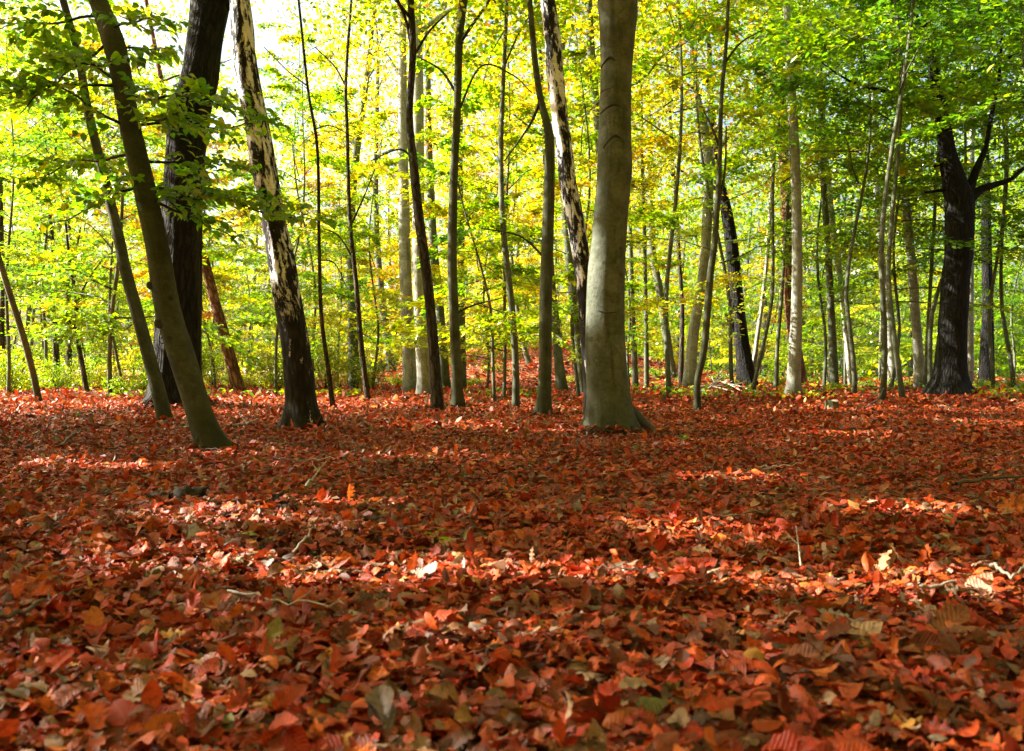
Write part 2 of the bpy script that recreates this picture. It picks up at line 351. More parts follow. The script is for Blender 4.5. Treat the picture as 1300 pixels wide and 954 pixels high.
def spray_tree(seed, height, base, reach, nbr, leaves, size=.085, top_taper=.6):
    """branch tubes and leaf clouds of a layered beech: returns (branch parts, P, yaw, tint)"""
    r = np.random.default_rng(seed)
    tubes, P, Y, T = [], [], [], []
    az = r.uniform(0, 6.28)
    for k in range(nbr):
        f = (k+r.uniform(0, 1))/nbr
        z0 = base+(height-base)*f
        az += 2.4+r.normal(0, .4)
        Lb = reach*(1-top_taper*f)*r.uniform(.55, 1.2)
        up = r.uniform(-.05, .75)+.35*f
        a = np.array([0, 0, z0]); b = a+Lb*np.array([math.cos(az), math.sin(az), up])
        B = wiggle(a, b, 9, .09, seed*100+k, droop=.3)
        tubes.append(tube_geo(B, np.linspace(.005+.004*Lb, .002, 9), 4))
        bt = r.normal(.5, .22)
        n = int(leaves*Lb/reach*r.uniform(.6, 1.3))
        # two or three side twigs make the flat spray
        t = r.beta(1.8, 1.1, n); base_pt = np.stack([np.interp(t, np.linspace(0, 1, 9), B[:, q]) for q in range(3)], 1)
        side = np.array([-math.sin(az), math.cos(az), 0]); w = .42*Lb*(1.05-t*.75)*(.5+.7*(.5+.5*np.sin(t*19+k)))
        lat = r.uniform(-1, 1, n)
        off = side[None]*(lat*w)[:, None]+np.array([math.cos(az), math.sin(az), 0])[None]*(np.abs(lat)*w*.5)[:, None]
        p = base_pt+off; p[:, 2] += r.normal(0, .03, n)-.10*np.abs(lat)*w
        P.append(p); Y.append(az+lat*1.1+r.normal(0, .5, n)); T.append(np.clip(bt+r.normal(0, .2, n), 0, 1))
    return tubes, np.vstack(P), np.concatenate(Y), np.concatenate(T)
def clump_crown(seed, z0, z1, rad, ncl, per, spread=.75):
    """tall-tree crown: clumps of leaves through an egg-shaped volume"""
    r = np.random.default_rng(seed); C = []
    while len(C) < ncl:
        q = r.uniform(-1, 1, 3)
        if np.dot(q, q) < 1 and r.uniform() < .35+.65*np.dot(q, q):
            C.append([q[0]*rad, q[1]*rad, (z0+z1)/2+q[2]*(z1-z0)/2])
    C = np.array(C); N = ncl*per
    idx = np.repeat(np.arange(ncl), per)
    off = r.normal(0, 1, (N, 3))*np.array([spread*1.15, spread*1.15, spread*.2])*r.uniform(.6, 1.2, (ncl, 1))[idx]
    P = C[idx]+off
    return C, P, r.uniform(0, 6.28, N), np.clip(r.normal(.5, .16, ncl)[idx]+r.normal(0, .15, N), 0, 1)

# sun flecks: where the canopy has its gaps, as spots of light on the floor (photo pixel: x, y, half width, half height)
FLECKS = [(200, 505, 160, 4), (450, 508, 160, 4), (900, 507, 130, 5), (1150, 511, 160, 4), (640, 520, 60, 3), (560, 590, 90, 4), (700, 556, 70, 3), (1080, 560, 90, 3), (150, 600, 80, 4), (960, 620, 70, 4), (330, 580, 60, 3),
          (330, 680, 75, 9), (430, 650, 70, 8), (285, 735, 90, 14), (395, 745, 80, 9), (530, 746, 100, 17), (610, 766, 80, 9), (730, 760, 120, 9), (960, 768, 160, 8), (1235, 758, 75, 13),
          (905, 690, 60, 12), (1205, 668, 70, 6), (315, 507, 55, 4), (475, 516, 60, 6), (585, 545, 80, 6), (25, 531, 40, 4), (1060, 508, 90, 6), (920, 501, 60, 6), (1230, 514, 80, 5),
          (120, 520, 60, 4), (1265, 540, 40, 3)]
def d_of(py): return F*H/(py-HY)
def in_fleck(P):
    g = P-SUN[None]*(P[:, 2:3]/SUN[2])
    d = np.maximum(g[:, 1], .3); px = PX0+F*g[:, 0]/d; py = HY+F*H/d
    nz = (vnoise(g[:, 0]*2.2+50, g[:, 1]*3.5+50, 21)-.5)*1.3
    hit = np.zeros(len(P), bool)
    for x, y, a, b in FLECKS:
        D = d_of(y); cx = (x-PX0)/F*D; rx = a/F*D+.12; ry = b*D*D/(F*H)+(.075 if D < 4 else .07)
        hit |= ((g[:, 0]-cx)/rx)**2+((g[:, 1]-D)/ry)**2 < 1+nz*.6
    return hit

# ------------------------------------------------------------------ world, sun, camera
w = bpy.data.worlds.new('World'); S.world = w; w.use_nodes = True
nt = w.node_tree; nt.nodes.clear()
sky = nt.nodes.new('ShaderNodeTexSky'); sky.sky_type = 'NISHITA'; sky.sun_disc = False
sky.sun_elevation = EL; sky.sun_rotation = math.atan2(SUN[0], SUN[1]); sky.dust_density = 7.0; sky.air_density = 1.0
bg = nt.nodes.new('ShaderNodeBackground'); bg.inputs[1].default_value = .075
ow = nt.nodes.new('ShaderNodeOutputWorld'); nt.links.new(sky.outputs[0], bg.inputs[0]); nt.links.new(bg.outputs[0], ow.inputs[0])
sl = bpy.data.lights.new('sun', 'SUN'); sl.energy = 5.0; sl.angle = math.radians(.5); sl.color = (1, .93, .80)
so = bpy.data.objects.new('sun', sl); COL.objects.link(so); so.rotation_euler = Vector(SUN).to_track_quat('Z', 'Y').to_euler(); so.location = (-30, 0, 30)
cam = bpy.data.cameras.new('camera'); co = bpy.data.objects.new('camera', cam); COL.objects.link(co)
co.location = (0, 0, H); co.rotation_euler = (math.pi/2, 0, 0); cam.sensor_width = 36; cam.lens = F/1300*36; cam.shift_y = -7/1300; cam.clip_start = .05; cam.clip_end = 1000
S.camera = co; cam.dof.use_dof = True; cam.dof.focus_distance = 8.5; cam.dof.aperture_fstop = 6.3
S.view_settings.view_transform = 'Standard'; S.view_settings.look = 'None'; S.view_settings.gamma = 1; S.view_settings.exposure = 2.6
S.render.engine = 'CYCLES'
cy = S.cycles; cy.max_bounces = 7; cy.diffuse_bounces = 4; cy.glossy_bounces = 2; cy.transmission_bounces = 4; cy.transparent_max_bounces = 4; cy.caustics_reflective = False; cy.caustics_refractive = False
cy.use_denoising = True; cy.sample_clamp_indirect = 8

# ------------------------------------------------------------------ ground sheet
def build_ground():
    xs = np.concatenate([-np.geomspace(500, 12, 40), np.linspace(-11.8, 11.8, 200), np.geomspace(12, 500, 40)])
    ys = np.concatenate([-np.geomspace(400, 6, 20), np.linspace(-5.5, 16, 190), np.geomspace(16.2, 600, 90)])
    X, Y = np.meshgrid(xs, ys); Z = gz(X, Y)
    nx, ny = len(xs), len(ys)
    i = np.arange(ny-1)[:, None]*nx; j = np.arange(nx-1)[None]
    fc = np.stack([i+j, i+j+1, i+nx+j+1, i+nx+j], -1).reshape(-1, 4)
    o = link('ground', np_mesh('ground', np.stack([X, Y, Z], -1).reshape(-1, 3), fc, [M_GROUND]))
    tag(o, 'forest floor covered in fallen red-brown leaves', 'ground', kind='structure')
build_ground()

# ------------------------------------------------------------------ leaf litter (uncountable ground cover)
LIT = np.array([(.42, .052, .006), (.50, .088, .010), (.36, .030, .006), (.52, .135, .016), (.20, .045, .016), (.14, .045, .02), (.33, .16, .07), (.36, .26, .18), (.24, .19, .14), (.44, .24, .05), (.22, .12, .035), (.16, .17, .03)])
LITW = np.array([.22, .17, .19, .09, .10, .08, .04, .04, .025, .015, .03, .004]); LITW = LITW/LITW.sum()
def litter_patch(y0, y1, dens, size, templates, crimp, lift, margin=1.2, slope=.62):
    A = (y1-y0)*(slope*(y0+y1)+2*margin); n = int(A*dens)
    y = np.sqrt(rng.uniform(0, 1, n)*((y1+margin/slope)**2-(y0+margin/slope)**2)+(y0+margin/slope)**2)-margin/slope
    x = rng.uniform(-1, 1, n)*(slope*y+margin)
    z = gz(x, y)+rng.uniform(.002, lift, n)+.03*(vnoise(x*3.3, y*3.3, 30))**2
    for t in TREES.values():
        if t['d'] < 16:
            a, ra = t['axis'](.06); dist = np.hypot(x-t['base'][0]-a[0], y-t['d']-a[1])
            z = z+(.02+.12*ra)*np.exp(-np.maximum(dist-ra*1.2, 0)/.14)*(.4+1.2*vnoise(x*4+20, y*4+20, 50))
    P = np.stack([x, y, z], 1)
    pick = rng.choice(len(templates), n, p=[t[1] for t in templates])
    Vs, Fq, Ft, Cs, Lc, off = [], [], [], [], [], 0
    for k, (tp, _) in enumerate(templates):
        q = P[pick == k]; m = len(q)
        if not m: continue
        sz = size*np.clip(rng.lognormal(0, .26, m), .5, 1.55)
        pitch = rng.normal(0, .2, m); roll = rng.normal(0, .24, m)
        up = rng.uniform(0, 1, m) < .08
        pitch[up] += rng.normal(0, .7, up.sum()); roll[up] += rng.normal(0, .6, up.sum())
        q[:, 2] += .25*sz*np.abs(np.sin(pitch))+.15*sz*np.abs(np.sin(roll))
        V, Fs, lc, nv = leaf_arrays(q, rng.uniform(0, 6.28, m), pitch, roll, sz, tp, fold=rng.normal(.12, .28, m), bend=rng.normal(0.05, .3, m), twist=rng.normal(0, .45, m), crimp=crimp)
        c = LIT[rng.choice(len(LIT), m, p=LITW)]*rng.uniform(.55, 1.25, (m, 1))*np.array([1.05, .92, .85])
        old = vnoise(q[:, 0]*1.3+7, q[:, 1]*2.1+3, 44)+.35*vnoise(q[:, 0]*6, q[:, 1]*8, 45); mold = (rng.uniform(0, 1, m) < .4*sstep(.75, 1.15, old))[:, None]
        c = np.where(mold, c*np.array([.42, .5, .7])+np.array([.03, .022, .015]), c)
        Vs.append(V); Lc.append(lc); Cs.append(np.repeat(np.concatenate([c, np.ones((m, 1))], 1), nv, 0))
        for f in Fs: (Fq if f.shape[1] == 4 else Ft).append(f+off)
        off += len(V)
    return np.vstack(Vs), Fq, Ft, np.vstack(Cs), np.vstack(Lc)
def build_litter():
    bands = [(.9, 3.6, 2700, .047, [(T_BEECH, .5), (T_OAK, .28), (T_MAPLE, .22)], .085, .04),
             (3.6, 8.0, 1450, .046, [(T_MID, .8), (T_OAK, .1), (T_MAPLE, .1)], .05, .03),
             (8.0, 15, 640, .062, [(LEAF_LO, 1.)], 0., .035),
             (15, 30, 160, .11, [(LEAF_LO, 1.)], 0., .04),
             (30, 52, 34, .18, [(LEAF_LO, 1.)], 0., .06)]
    Vs, Fq, Ft, Cs, Ls, off = [], [], [], [], [], 0
    for b in bands:
        V, q, t, c, l = litter_patch(*b)
        Vs.append(V); Cs.append(c); Ls.append(l)
        Fq += [f+off for f in q]; Ft += [f+off for f in t]; off += len(V)
    me = np_mesh('fallen_leaves', np.vstack(Vs), [np.vstack(Fq), np.vstack(Ft)], [M_LITTER], attrs={'leaf_colour': np.vstack(Cs), 'leafco': np.vstack(Ls)})
    o = link('fallen_leaves', me); tag(o, 'thick carpet of fallen red and orange leaves over the whole forest floor', 'leaf litter', kind='stuff')

# ------------------------------------------------------------------ hand-placed trees
crown_cache = {}
def shared_crown(i):
    if i not in crown_cache:
        C, P, Y, T = clump_crown(500+i, 0, 9, 3.0, 60, 58)
        crown_cache[i] = foliage_mesh('crown', P, Y, T, .13, .55, r=np.random.default_rng(60+i))
    return crown_cache[i]
TREES = {}
def tree(key, name, label, bark, pts, d=None, height=15, group=None, seg=18, lump=.05, flare=.25, ridge=0., crown='shared', crown_z=None, crown_r=3., hue=.5, branches=(), low=None, dens=1., cat='tree'):
    """pts: (px, py, width px) from the top of the picture down to the foot"""
    if d is None: d = d_of(pts[-1][1])
    ppx = np.array(pts, float)
    base = W(ppx[-1, 0], ppx[-1, 1], d); bz = G(base[0], d)
    root = empty(name, (base[0], d, bz)); tag(root, label, cat, group)
    Q = np.array([[*(W(p[0], p[1], d)-np.array([base[0], d, bz])), p[2]/F*d/2] for p in ppx])[::-1]
    Q[0, 2] = -.06
    n_low = max(30, int((Q[-1, 2]-Q[0, 2])*(14 if d < 10 else 6)))
    low_pts = spline(Q, n_low) if len(Q) > 2 else spline(np.vstack([Q[0], Q.mean(0), Q[-1]]), n_low)
    top = Q[-1]
    if height > top[2]+.5:                       # the stem goes on above the picture
        sl = (Q[-1, :2]-Q[-2, :2])/max(.1, Q[-1, 2]-Q[-2, 2]); up = height-top[2]
        t = np.linspace(0, 1, 24)[1:, None]
        xy = top[:2]+sl*up*(t-.42*t*t)*.8
        ext = np.hstack([xy, top[2]+up*t, np.maximum(top[3]*(1-t*.9), .012)])
        ext[:, 0] += .12*np.sin(t[:, 0]*7)*t[:, 0]
        full = np.vstack([low_pts, ext])
    else: full = low_pts
    sd = (abs(hash(key)) if False else sum(ord(c)*(i+3) for i, c in enumerate(key))) % 97
    V, fc, bc = trunk_geo(full[:, :3], full[:, 3], seg, lump, flare, sd, flare_h=.3+full[0, 3]*.6, ridge=ridge)
    link('trunk', np_mesh('trunk', V, fc, [BARK[bark]], attrs={'barkco': bc}), root)
    ax = full[:, :3]
    def axis(z): return np.array([np.interp(z, ax[:, 2], ax[:, 0]), np.interp(z, ax[:, 2], ax[:, 1]), z]), float(np.interp(z, ax[:, 2], full[:, 3]))
    for bi, br in enumerate(branches):           # visible limbs: list of (px, py, width px[, depth offset])
        B = np.array([[*(W(p[0], p[1], d)-np.array([base[0], d, bz])), p[2]/F*d/2] for p in br])
        for i, p in enumerate(br):
            if len(p) > 3: B[i, 1] += p[3]
        sB = spline(B, 6*len(B)) if len(B) > 2 else spline(np.vstack([B[0], B.mean(0), B[-1]]), 12)
        v, f, b = tube_geo(sB[:, :3], np.maximum(sB[:, 3], .003), 8)
        link('branch', np_mesh('branch', v, f, [BARK[bark]], attrs={'barkco': b}), root)
    if crown:
        cz = crown_z if crown_z is not None else max(5., .45*height); tp, _ = axis(height*.75)
        r = np.random.default_rng(sd)
        if crown == 'own':
            C, P, Y, T = clump_crown(sd, cz, height+1.5, crown_r, int(80*dens), 60, .7)
            P[:, :2] += tp[:2]
            keep = ~in_fleck(P+.06*np.stack([np.cos(Y), np.sin(Y), 0*Y], 1)+np.array([base[0], d, bz])); P, Y, T = P[keep], Y[keep], T[keep]
            me = foliage_mesh('crown', P, Y, T, .13, .55, r=r); o = link('crown', me, root)
        else:
            o = link('crown', shared_crown(sd % 4), root, (tp[0], tp[1], cz)); o.rotation_euler.z = r.uniform(0, 6.28); s = r.uniform(.85, 1.1); o.scale = (s*crown_r/3, s*crown_r/3, (height+1.5-cz)/9)
        o.color = (hue, 0, 0, 1)
        for k in range(5):                        # scaffold limbs inside the crown
            z = cz+(height-cz)*(.05+.16*k); a, ra = axis(z); an = k*2.4+sd
            b = a+np.array([math.cos(an)*crown_r*.8, math.sin(an)*crown_r*.8, 1.4])
            B = wiggle(a, b, 10, .05, sd+k)
            v, f, bb = tube_geo(B, np.linspace(max(ra*.5, .015), .006, 10), 5)
            link('branch', np_mesh('branch', v, f, [BARK[bark]], attrs={'barkco': bb}), root)
    TREES[key] = dict(root=root, d=d, axis=axis, base=np.array([base[0], d, bz]), bark=bark, px=ppx[-1, 0])
    return root

LT = 'trees standing on the leafy clearing'
BT = 'trees at the back of the clearing'
tree('T1', 'beech_tree', 'slim curved grey-green beech leaning left in the left foreground, crossing the black oak', 'mossy',
     [(124, 0, 23), (143, 52, 28), (155, 104, 25), (164, 156, 25), (176, 208, 27), (184, 242, 28), (200, 315, 29), (207, 360, 31), (215, 401, 33), (231, 453, 35), (247, 505, 34), (259, 540, 37), (272, 565, 42), (281, 577, 48)], flare=0.50, height=11, seg=28, crown='own', crown_z=5.5, crown_r=2.6, hue=.42)
tree('T2', 'beech_tree', 'thin leaning beech left of the black oak, running parallel to the curved beech', 'mossy',
     [(80, 0, 9), (99, 69, 9), (111, 138, 11), (128, 208, 12), (149, 294, 14), (158, 338, 15), (170, 384, 16), (187, 446, 17), (201, 498, 18), (213, 543, 20)], height=10, crown='own', crown_z=6, crown_r=2.4, hue=.5)
tree('T3', 'oak_tree', 'thick black furrowed oak behind the curved beech at left', 'oak',
     [(268, -5, 46), (266, 12, 46), (260, 52, 43), (252, 104, 46), (242, 138, 50), (236, 190, 49), (233, 242, 49), (230, 332, 50), (227, 418, 55), (225, 470, 60), (223, 500, 68), (222, 520, 80)], flare=0.60, height=15, seg=36, ridge=.06, crown='own', crown_z=7, crown_r=4.5, hue=.4, dens=1.6,
     branches=[[(272, 14, 22), (287, 4, 19), (300, -14, 17), (318, -60, 14)]])
tree('T4', 'birch_tree', 'leaning white and black birch right of the black oak, nearly black at its foot', 'birch',
     [(304, -5, 24), (308, 35, 28), (310, 69, 29), (317, 114, 30), (326, 156, 30), (334, 208, 32), (347, 280, 31), (358, 332, 35), (366, 384, 36), (375, 436, 36), (380, 488, 38), (383, 520, 42), (386, 540, 50), (388, 551, 62)], flare=0.55, height=13, seg=32, ridge=.05, crown='own', crown_z=6.5, crown_r=3., hue=.55)
tree('T5', 'sapling', 'pole-thin bare sapling just right of the left birch', 'dark',
     [(379, 0, 3), (391, 114, 3.5), (403, 190, 4), (405, 305, 4.5), (408, 401, 5), (417, 470, 6), (424, 522, 7)], height=7.5, seg=8, crown=None, flare=.1,
     branches=[[(391, 110, 2), (365, 90, 1.5), (335, 60, 1)], [(398, 165, 2), (420, 160, 1.4), (450, 175, 1)], [(405, 330, 2), (425, 335, 1.6), (440, 365, 1)]])
tree('T6', 'pine_tree', 'reddish-brown trunk leaning left, between the black oak and the left birch', 'pine',
     [(232, 240, 9), (247, 290, 10), (260, 332, 12), (273, 384, 13), (287, 436, 15), (297, 472, 16), (305, 500, 20)], height=14, hue=.7)
tree('L1', 'hornbeam_tree', 'crooked thin dark trunk in the undergrowth near the left edge', 'dark',
     [(62, 250, 4), (66, 300, 5), (68, 340, 6), (65, 380, 7), (70, 420, 7), (73, 497, 9)], height=9, seg=10, hue=.6, crown_r=2.2, branches=[[(66, 305, 3), (50, 290, 2), (36, 262, 1.5)], [(67, 380, 3), (82, 350, 2), (100, 318, 1.5)]])
tree('L2', 'hornbeam_tree', 'dark forked trunk bowed right in the undergrowth at left, between two crooked stems', 'dark',
     [(88, 290, 4), (92, 325, 5), (85, 362, 6), (87, 405, 7), (88, 440, 7), (87, 496, 8)], height=9, seg=10, hue=.65, crown_r=2.2, branches=[[(86, 385, 4), (95, 355, 3), (97, 320, 2.5), (104, 280, 2)]])
tree('L3', 'hornbeam_tree', 'thin grey-brown stem leaning right in front of the undergrowth at left', 'dark',
     [(90, 345, 4), (97, 384, 5), (95, 415, 5.5), (102, 450, 6), (111, 501, 7)], height=8, seg=10, hue=.6, crown_r=2., branches=[[(96, 400, 3), (104, 370, 2.5), (130, 330, 2), (150, 318, 1.5)]])
tree('L4', 'hornbeam_tree', 'dark trunk cut by the left edge of the picture', 'dark',
     [(2, 310, 6), (4, 360, 6), (2, 420, 7), (6, 498, 9)], height=10, seg=10, hue=.5, crown_r=2.4)
tree('C1', 'beech_tree', 'slim grey trunk at the back left of the central cluster, its top bent right', 'beech',
     [(470, 60, 6), (463, 121, 7), (455, 175, 9), (450, 215, 10), (446, 260, 11), (446, 322, 12), (447, 384, 12), (449, 453, 14), (451, 496, 17)], height=15, hue=.6)
tree('C2', 'sapling', 'thin black wavy sapling in front of the slim grey trunk left of the central cluster', 'dark',
     [(446, 0, 3.5), (439, 104, 4), (441, 173, 4.5), (444, 277, 5), (451, 349, 6), (458, 429, 6.5), (463, 475, 7), (468, 512, 8)], height=8, seg=8, crown=None, flare=.1,
     branches=[[(439, 110, 2.5), (425, 85, 2), (400, 60, 1.4)], [(444, 290, 3), (462, 250, 2), (476, 215, 1.5)], [(449, 330, 3), (430, 300, 2), (410, 290, 1)]])
tree('C3', 'beech_tree', 'far slender trunk on the leafy slope, left of the central cluster', 'beech',
     [(479, 100, 5), (478, 160, 6), (477, 230, 7), (478, 300, 8), (484, 370, 9), (491, 425, 10), (498, 486, 12)], d=38, height=16, hue=.7)
tree('C4', 'beech_tree', 'straight smooth grey beech, leftmost big trunk of the central cluster', 'pale',
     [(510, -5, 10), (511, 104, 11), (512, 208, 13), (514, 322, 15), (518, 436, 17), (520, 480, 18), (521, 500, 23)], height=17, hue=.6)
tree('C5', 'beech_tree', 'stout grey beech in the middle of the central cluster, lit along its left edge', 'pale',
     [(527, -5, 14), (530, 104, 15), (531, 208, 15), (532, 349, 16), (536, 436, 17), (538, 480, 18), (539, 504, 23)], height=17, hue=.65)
tree('C6', 'beech_tree', 'dark curving slim beech in front of the two grey beeches of the central cluster', 'dark',
     [(521, -5, 9), (524, 69, 9), (520, 145, 9), (525, 208, 11), (532, 277, 12), (538, 322, 13), (544, 367, 13), (550, 436, 14), (553, 480, 15), (556, 523, 19)], height=9, hue=.45, crown_r=2.2, crown_z=5.5,
     branches=[[(523, 60, 5), (515, 25, 4), (500, -10, 4)], [(523, 75, 4), (545, 40, 3), (570, 15, 2)], [(524, 200, 3), (505, 190, 2.5), (470, 205, 1.5)]])
tree('C7', 'beech_tree', 'slim grey trunk glimpsed between the curving dark beech and the straight stem right of it', 'beech',
     [(545, 200, 9), (548, 270, 10), (551, 325, 11), (558, 385, 11), (562, 440, 12), (565, 496, 15)], height=15, hue=.7)
tree('C8', 'beech_tree', 'straight slim dark-green beech, rightmost of the central cluster, standing forward', 'mossy',
     [(589, -5, 11), (583, 52, 10), (581, 114, 10), (579, 166, 10), (576, 225, 11), (574, 322, 12), (575, 367, 12), (578, 440, 13), (580, 480, 14), (582, 519, 19)], height=9, hue=.5, crown_r=2.2, crown_z=5.5,
     branches=[[(580, 120, 4), (560, 90, 3), (530, 72, 1.5)], [(579, 150, 3), (610, 85, 2.5), (650, 95, 2), (675, 118, 1.5)], [(577, 400, 3), (600, 388, 2.5), (640, 378, 1.5)]])
tree('C9', 'beech_tree', 'faint trunk half hidden behind the straight slim beech of the central cluster', 'beech',
     [(584, 230, 8), (585, 315, 9), (586, 400, 9), (587, 496, 12)], height=14, hue=.7)
tree('C10', 'beech_tree', 'grey beech with a sunlit patch, standing alone left of the birch and big beech', 'mossy',
     [(672, -5, 7), (679, 76, 8), (686, 125, 9), (697, 173, 12), (697, 242, 14), (695, 315, 15), (693, 384, 16), (692, 470, 17), (691, 505, 19), (690, 527, 26)], flare=0.50, height=9, hue=.6, crown_r=2.2, crown_z=5.5,
     branches=[[(686, 128, 5), (672, 160, 3), (640, 205, 2)], [(694, 330, 3), (660, 300, 2.5), (610, 290, 1.5)], [(697, 200, 4), (705, 165, 3), (716, 130, 2)]])
tree('C11', 'beech_tree', 'leaning grey trunk just behind the lone sunlit-patch beech, to its right', 'beech',
     [(696, 300, 9), (700, 360, 10), (704, 401, 11), (709, 453, 12), (714, 499, 17)], height=14, hue=.65)
tree('C12', 'beech_tree', 'short broken stem before the leafy slope, bent over at its top', 'beech',
     [(668, 446, 3), (660, 447, 4), (654, 453, 4.5), (653, 470, 5), (653, 498, 6)], d=24, height=0, crown=None, seg=8)
tree('C13', 'beech_tree', 'small leaning trunk far back on the leafy slope behind the broken stem', 'beech',
     [(655, 380, 5), (661, 420, 6), (668, 450, 7), (674, 486, 10)], d=36, height=12, hue=.75)
tree('T16', 'birch_tree', 'white-barked birch leaning against the left side of the big beech', 'birch',
     [(695, -5, 18), (702, 52, 21), (704, 87, 22), (709, 138, 21), (716, 190, 21), (721, 235, 22), (730, 277, 23), (737, 322, 22), (743, 372, 21), (748, 430, 22), (753, 490, 24), (757, 536, 32)], height=13, seg=28, ridge=.045, crown='own', crown_z=6, crown_r=2.8, hue=.55)
tree('T17', 'beech_tree', 'big smooth grey beech with dark eyebrow scars, right of centre', 'beech',
     [(784, -5, 52), (785, 20, 50), (784, 50, 45), (782, 104, 40), (780, 173, 42), (780, 215, 44), (776, 260, 43), (772, 310, 44), (769, 349, 47), (768, 418, 49), (770, 470, 52), (773, 505, 56), (775, 530, 60), (776, 548, 66), (776, 557, 74)], height=15, seg=40, lump=.035, flare=.5, crown='own', crown_z=5.5, crown_r=4., hue=.5, dens=1.3)
tree('R0', 'beech_tree', 'slim grey trunk emerging from behind the big beech at its upper left', 'beech',
     [(747, -5, 9), (750, 59, 10), (755, 115, 10), (760, 166, 11), (770, 330, 13), (775, 506, 18)], height=13, hue=.7)
tree('R0b', 'beech_tree', 'thin grey trunk close behind the upper part of the leaning birch', 'beech',
     [(716, -5, 9), (713, 60, 9), (711, 100, 9), (716, 250, 10), (730, 400, 11), (742, 503, 14)], height=13, hue=.7)
tree('R1', 'beech_tree', 'far slim trunk curving right, between the big beech and the pale leaning beech', 'beech',
     [(821, 100, 7), (823, 156, 8), (826, 240, 9), (828, 315, 9), (837, 367, 10), (846, 425, 11), (851, 460, 12), (856, 490, 15)], d=32, height=16, hue=.65)
tree('R2', 'sapling', 'thin straight stem left of the pale leaning beech', 'dark',
     [(846, 60, 4), (849, 121, 4), (858, 260, 5), (863, 340, 5), (866, 401, 6), (864, 493, 7)], height=12, seg=8, hue=.6, crown_r=2.)
tree('R3', 'sapling', 'very thin grey stem right of the big beech, third stem from it', 'beech',
     [(815, 200, 4), (818, 297, 5), (820, 390, 5), (821, 496, 7)], height=12, seg=8, hue=.6, crown_r=2.)
tree('R4', 'sapling', 'thin grey stem showing close along the right edge of the big beech', 'beech',
     [(798, 250, 5), (801, 330, 6), (803, 400, 7), (807, 493, 9)], d=28, height=12, seg=8, hue=.65, crown_r=2.)
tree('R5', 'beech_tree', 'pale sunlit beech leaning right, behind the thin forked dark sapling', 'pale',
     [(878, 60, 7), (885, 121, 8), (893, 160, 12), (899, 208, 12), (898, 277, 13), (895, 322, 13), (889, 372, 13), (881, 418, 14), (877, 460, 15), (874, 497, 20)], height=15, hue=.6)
tree('R6', 'sapling', 'thin dark wavy sapling standing forward in front of the pale leaning beech', 'mossy',
     [(925, -5, 4), (921, 69, 5), (916, 121, 5.5), (914, 190, 6), (912, 242, 7), (907, 311, 8), (902, 349, 9), (897, 410, 9), (893, 450, 9), (886, 480, 9), (885, 500, 9), (886, 523, 11)], height=8, seg=10, crown=None, flare=.12,
     branches=[[(920, 80, 3), (940, 55, 2.5), (968, 38, 1.5)], [(914, 190, 3.5), (905, 165, 3), (893, 140, 2)], [(910, 265, 4), (920, 220, 3), (922, 160, 2)]])
tree('R7', 'oak_tree', 'dark crooked oak with bent trunk, between the pale leaning beech and the pale straight beech', 'oak',
     [(901, 100, 8), (904, 150, 10), (911, 215, 12), (924, 277, 15), (931, 332, 16), (936, 384, 17), (941, 429, 19), (946, 465, 22), (949, 494, 29)], height=13, seg=20, ridge=.05, hue=.7, branches=[[(940, 425, 9), (929, 415, 6), (922, 400, 4)]])
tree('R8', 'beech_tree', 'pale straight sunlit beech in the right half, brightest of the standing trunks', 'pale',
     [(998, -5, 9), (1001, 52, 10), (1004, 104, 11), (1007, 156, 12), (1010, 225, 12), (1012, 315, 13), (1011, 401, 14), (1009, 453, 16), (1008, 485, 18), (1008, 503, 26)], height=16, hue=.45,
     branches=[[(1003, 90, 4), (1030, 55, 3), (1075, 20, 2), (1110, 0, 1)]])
tree('R9', 'pine_tree', 'reddish pine trunk close behind the pale straight sunlit beech', 'pine',
     [(980, -5, 10), (987, 69, 13), (994, 173, 13), (999, 277, 13), (1003, 384, 14), (1010, 440, 15), (1017, 494, 19)], height=18, seg=18, ridge=.03, hue=.4)
tree('R10', 'beech_tree', 'slim grey trunk first to the right of the pale straight beech', 'beech',
     [(1040, 60, 6), (1042, 140, 7), (1046, 240, 8), (1052, 332, 8), (1056, 418, 10), (1059, 496, 13)], height=16, hue=.4)
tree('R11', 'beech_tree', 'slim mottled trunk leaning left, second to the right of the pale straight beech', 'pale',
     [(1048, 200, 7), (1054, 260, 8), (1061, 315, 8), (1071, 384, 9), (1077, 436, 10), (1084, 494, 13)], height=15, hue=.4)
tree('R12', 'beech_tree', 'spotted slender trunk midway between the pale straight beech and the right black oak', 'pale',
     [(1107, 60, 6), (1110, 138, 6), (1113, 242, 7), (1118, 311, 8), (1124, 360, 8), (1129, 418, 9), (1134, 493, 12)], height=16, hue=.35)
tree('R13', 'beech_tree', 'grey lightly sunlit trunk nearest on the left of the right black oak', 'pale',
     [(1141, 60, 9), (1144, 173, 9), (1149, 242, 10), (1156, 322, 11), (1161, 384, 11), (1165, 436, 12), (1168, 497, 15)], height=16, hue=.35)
tree('R14', 'sapling', 'thin stem leaning right just left of the right black oak', 'beech',
     [(1190, 210, 4), (1186, 280, 4.5), (1179, 401, 5), (1174, 498, 7)], height=11, seg=8, hue=.4, crown_r=2.)
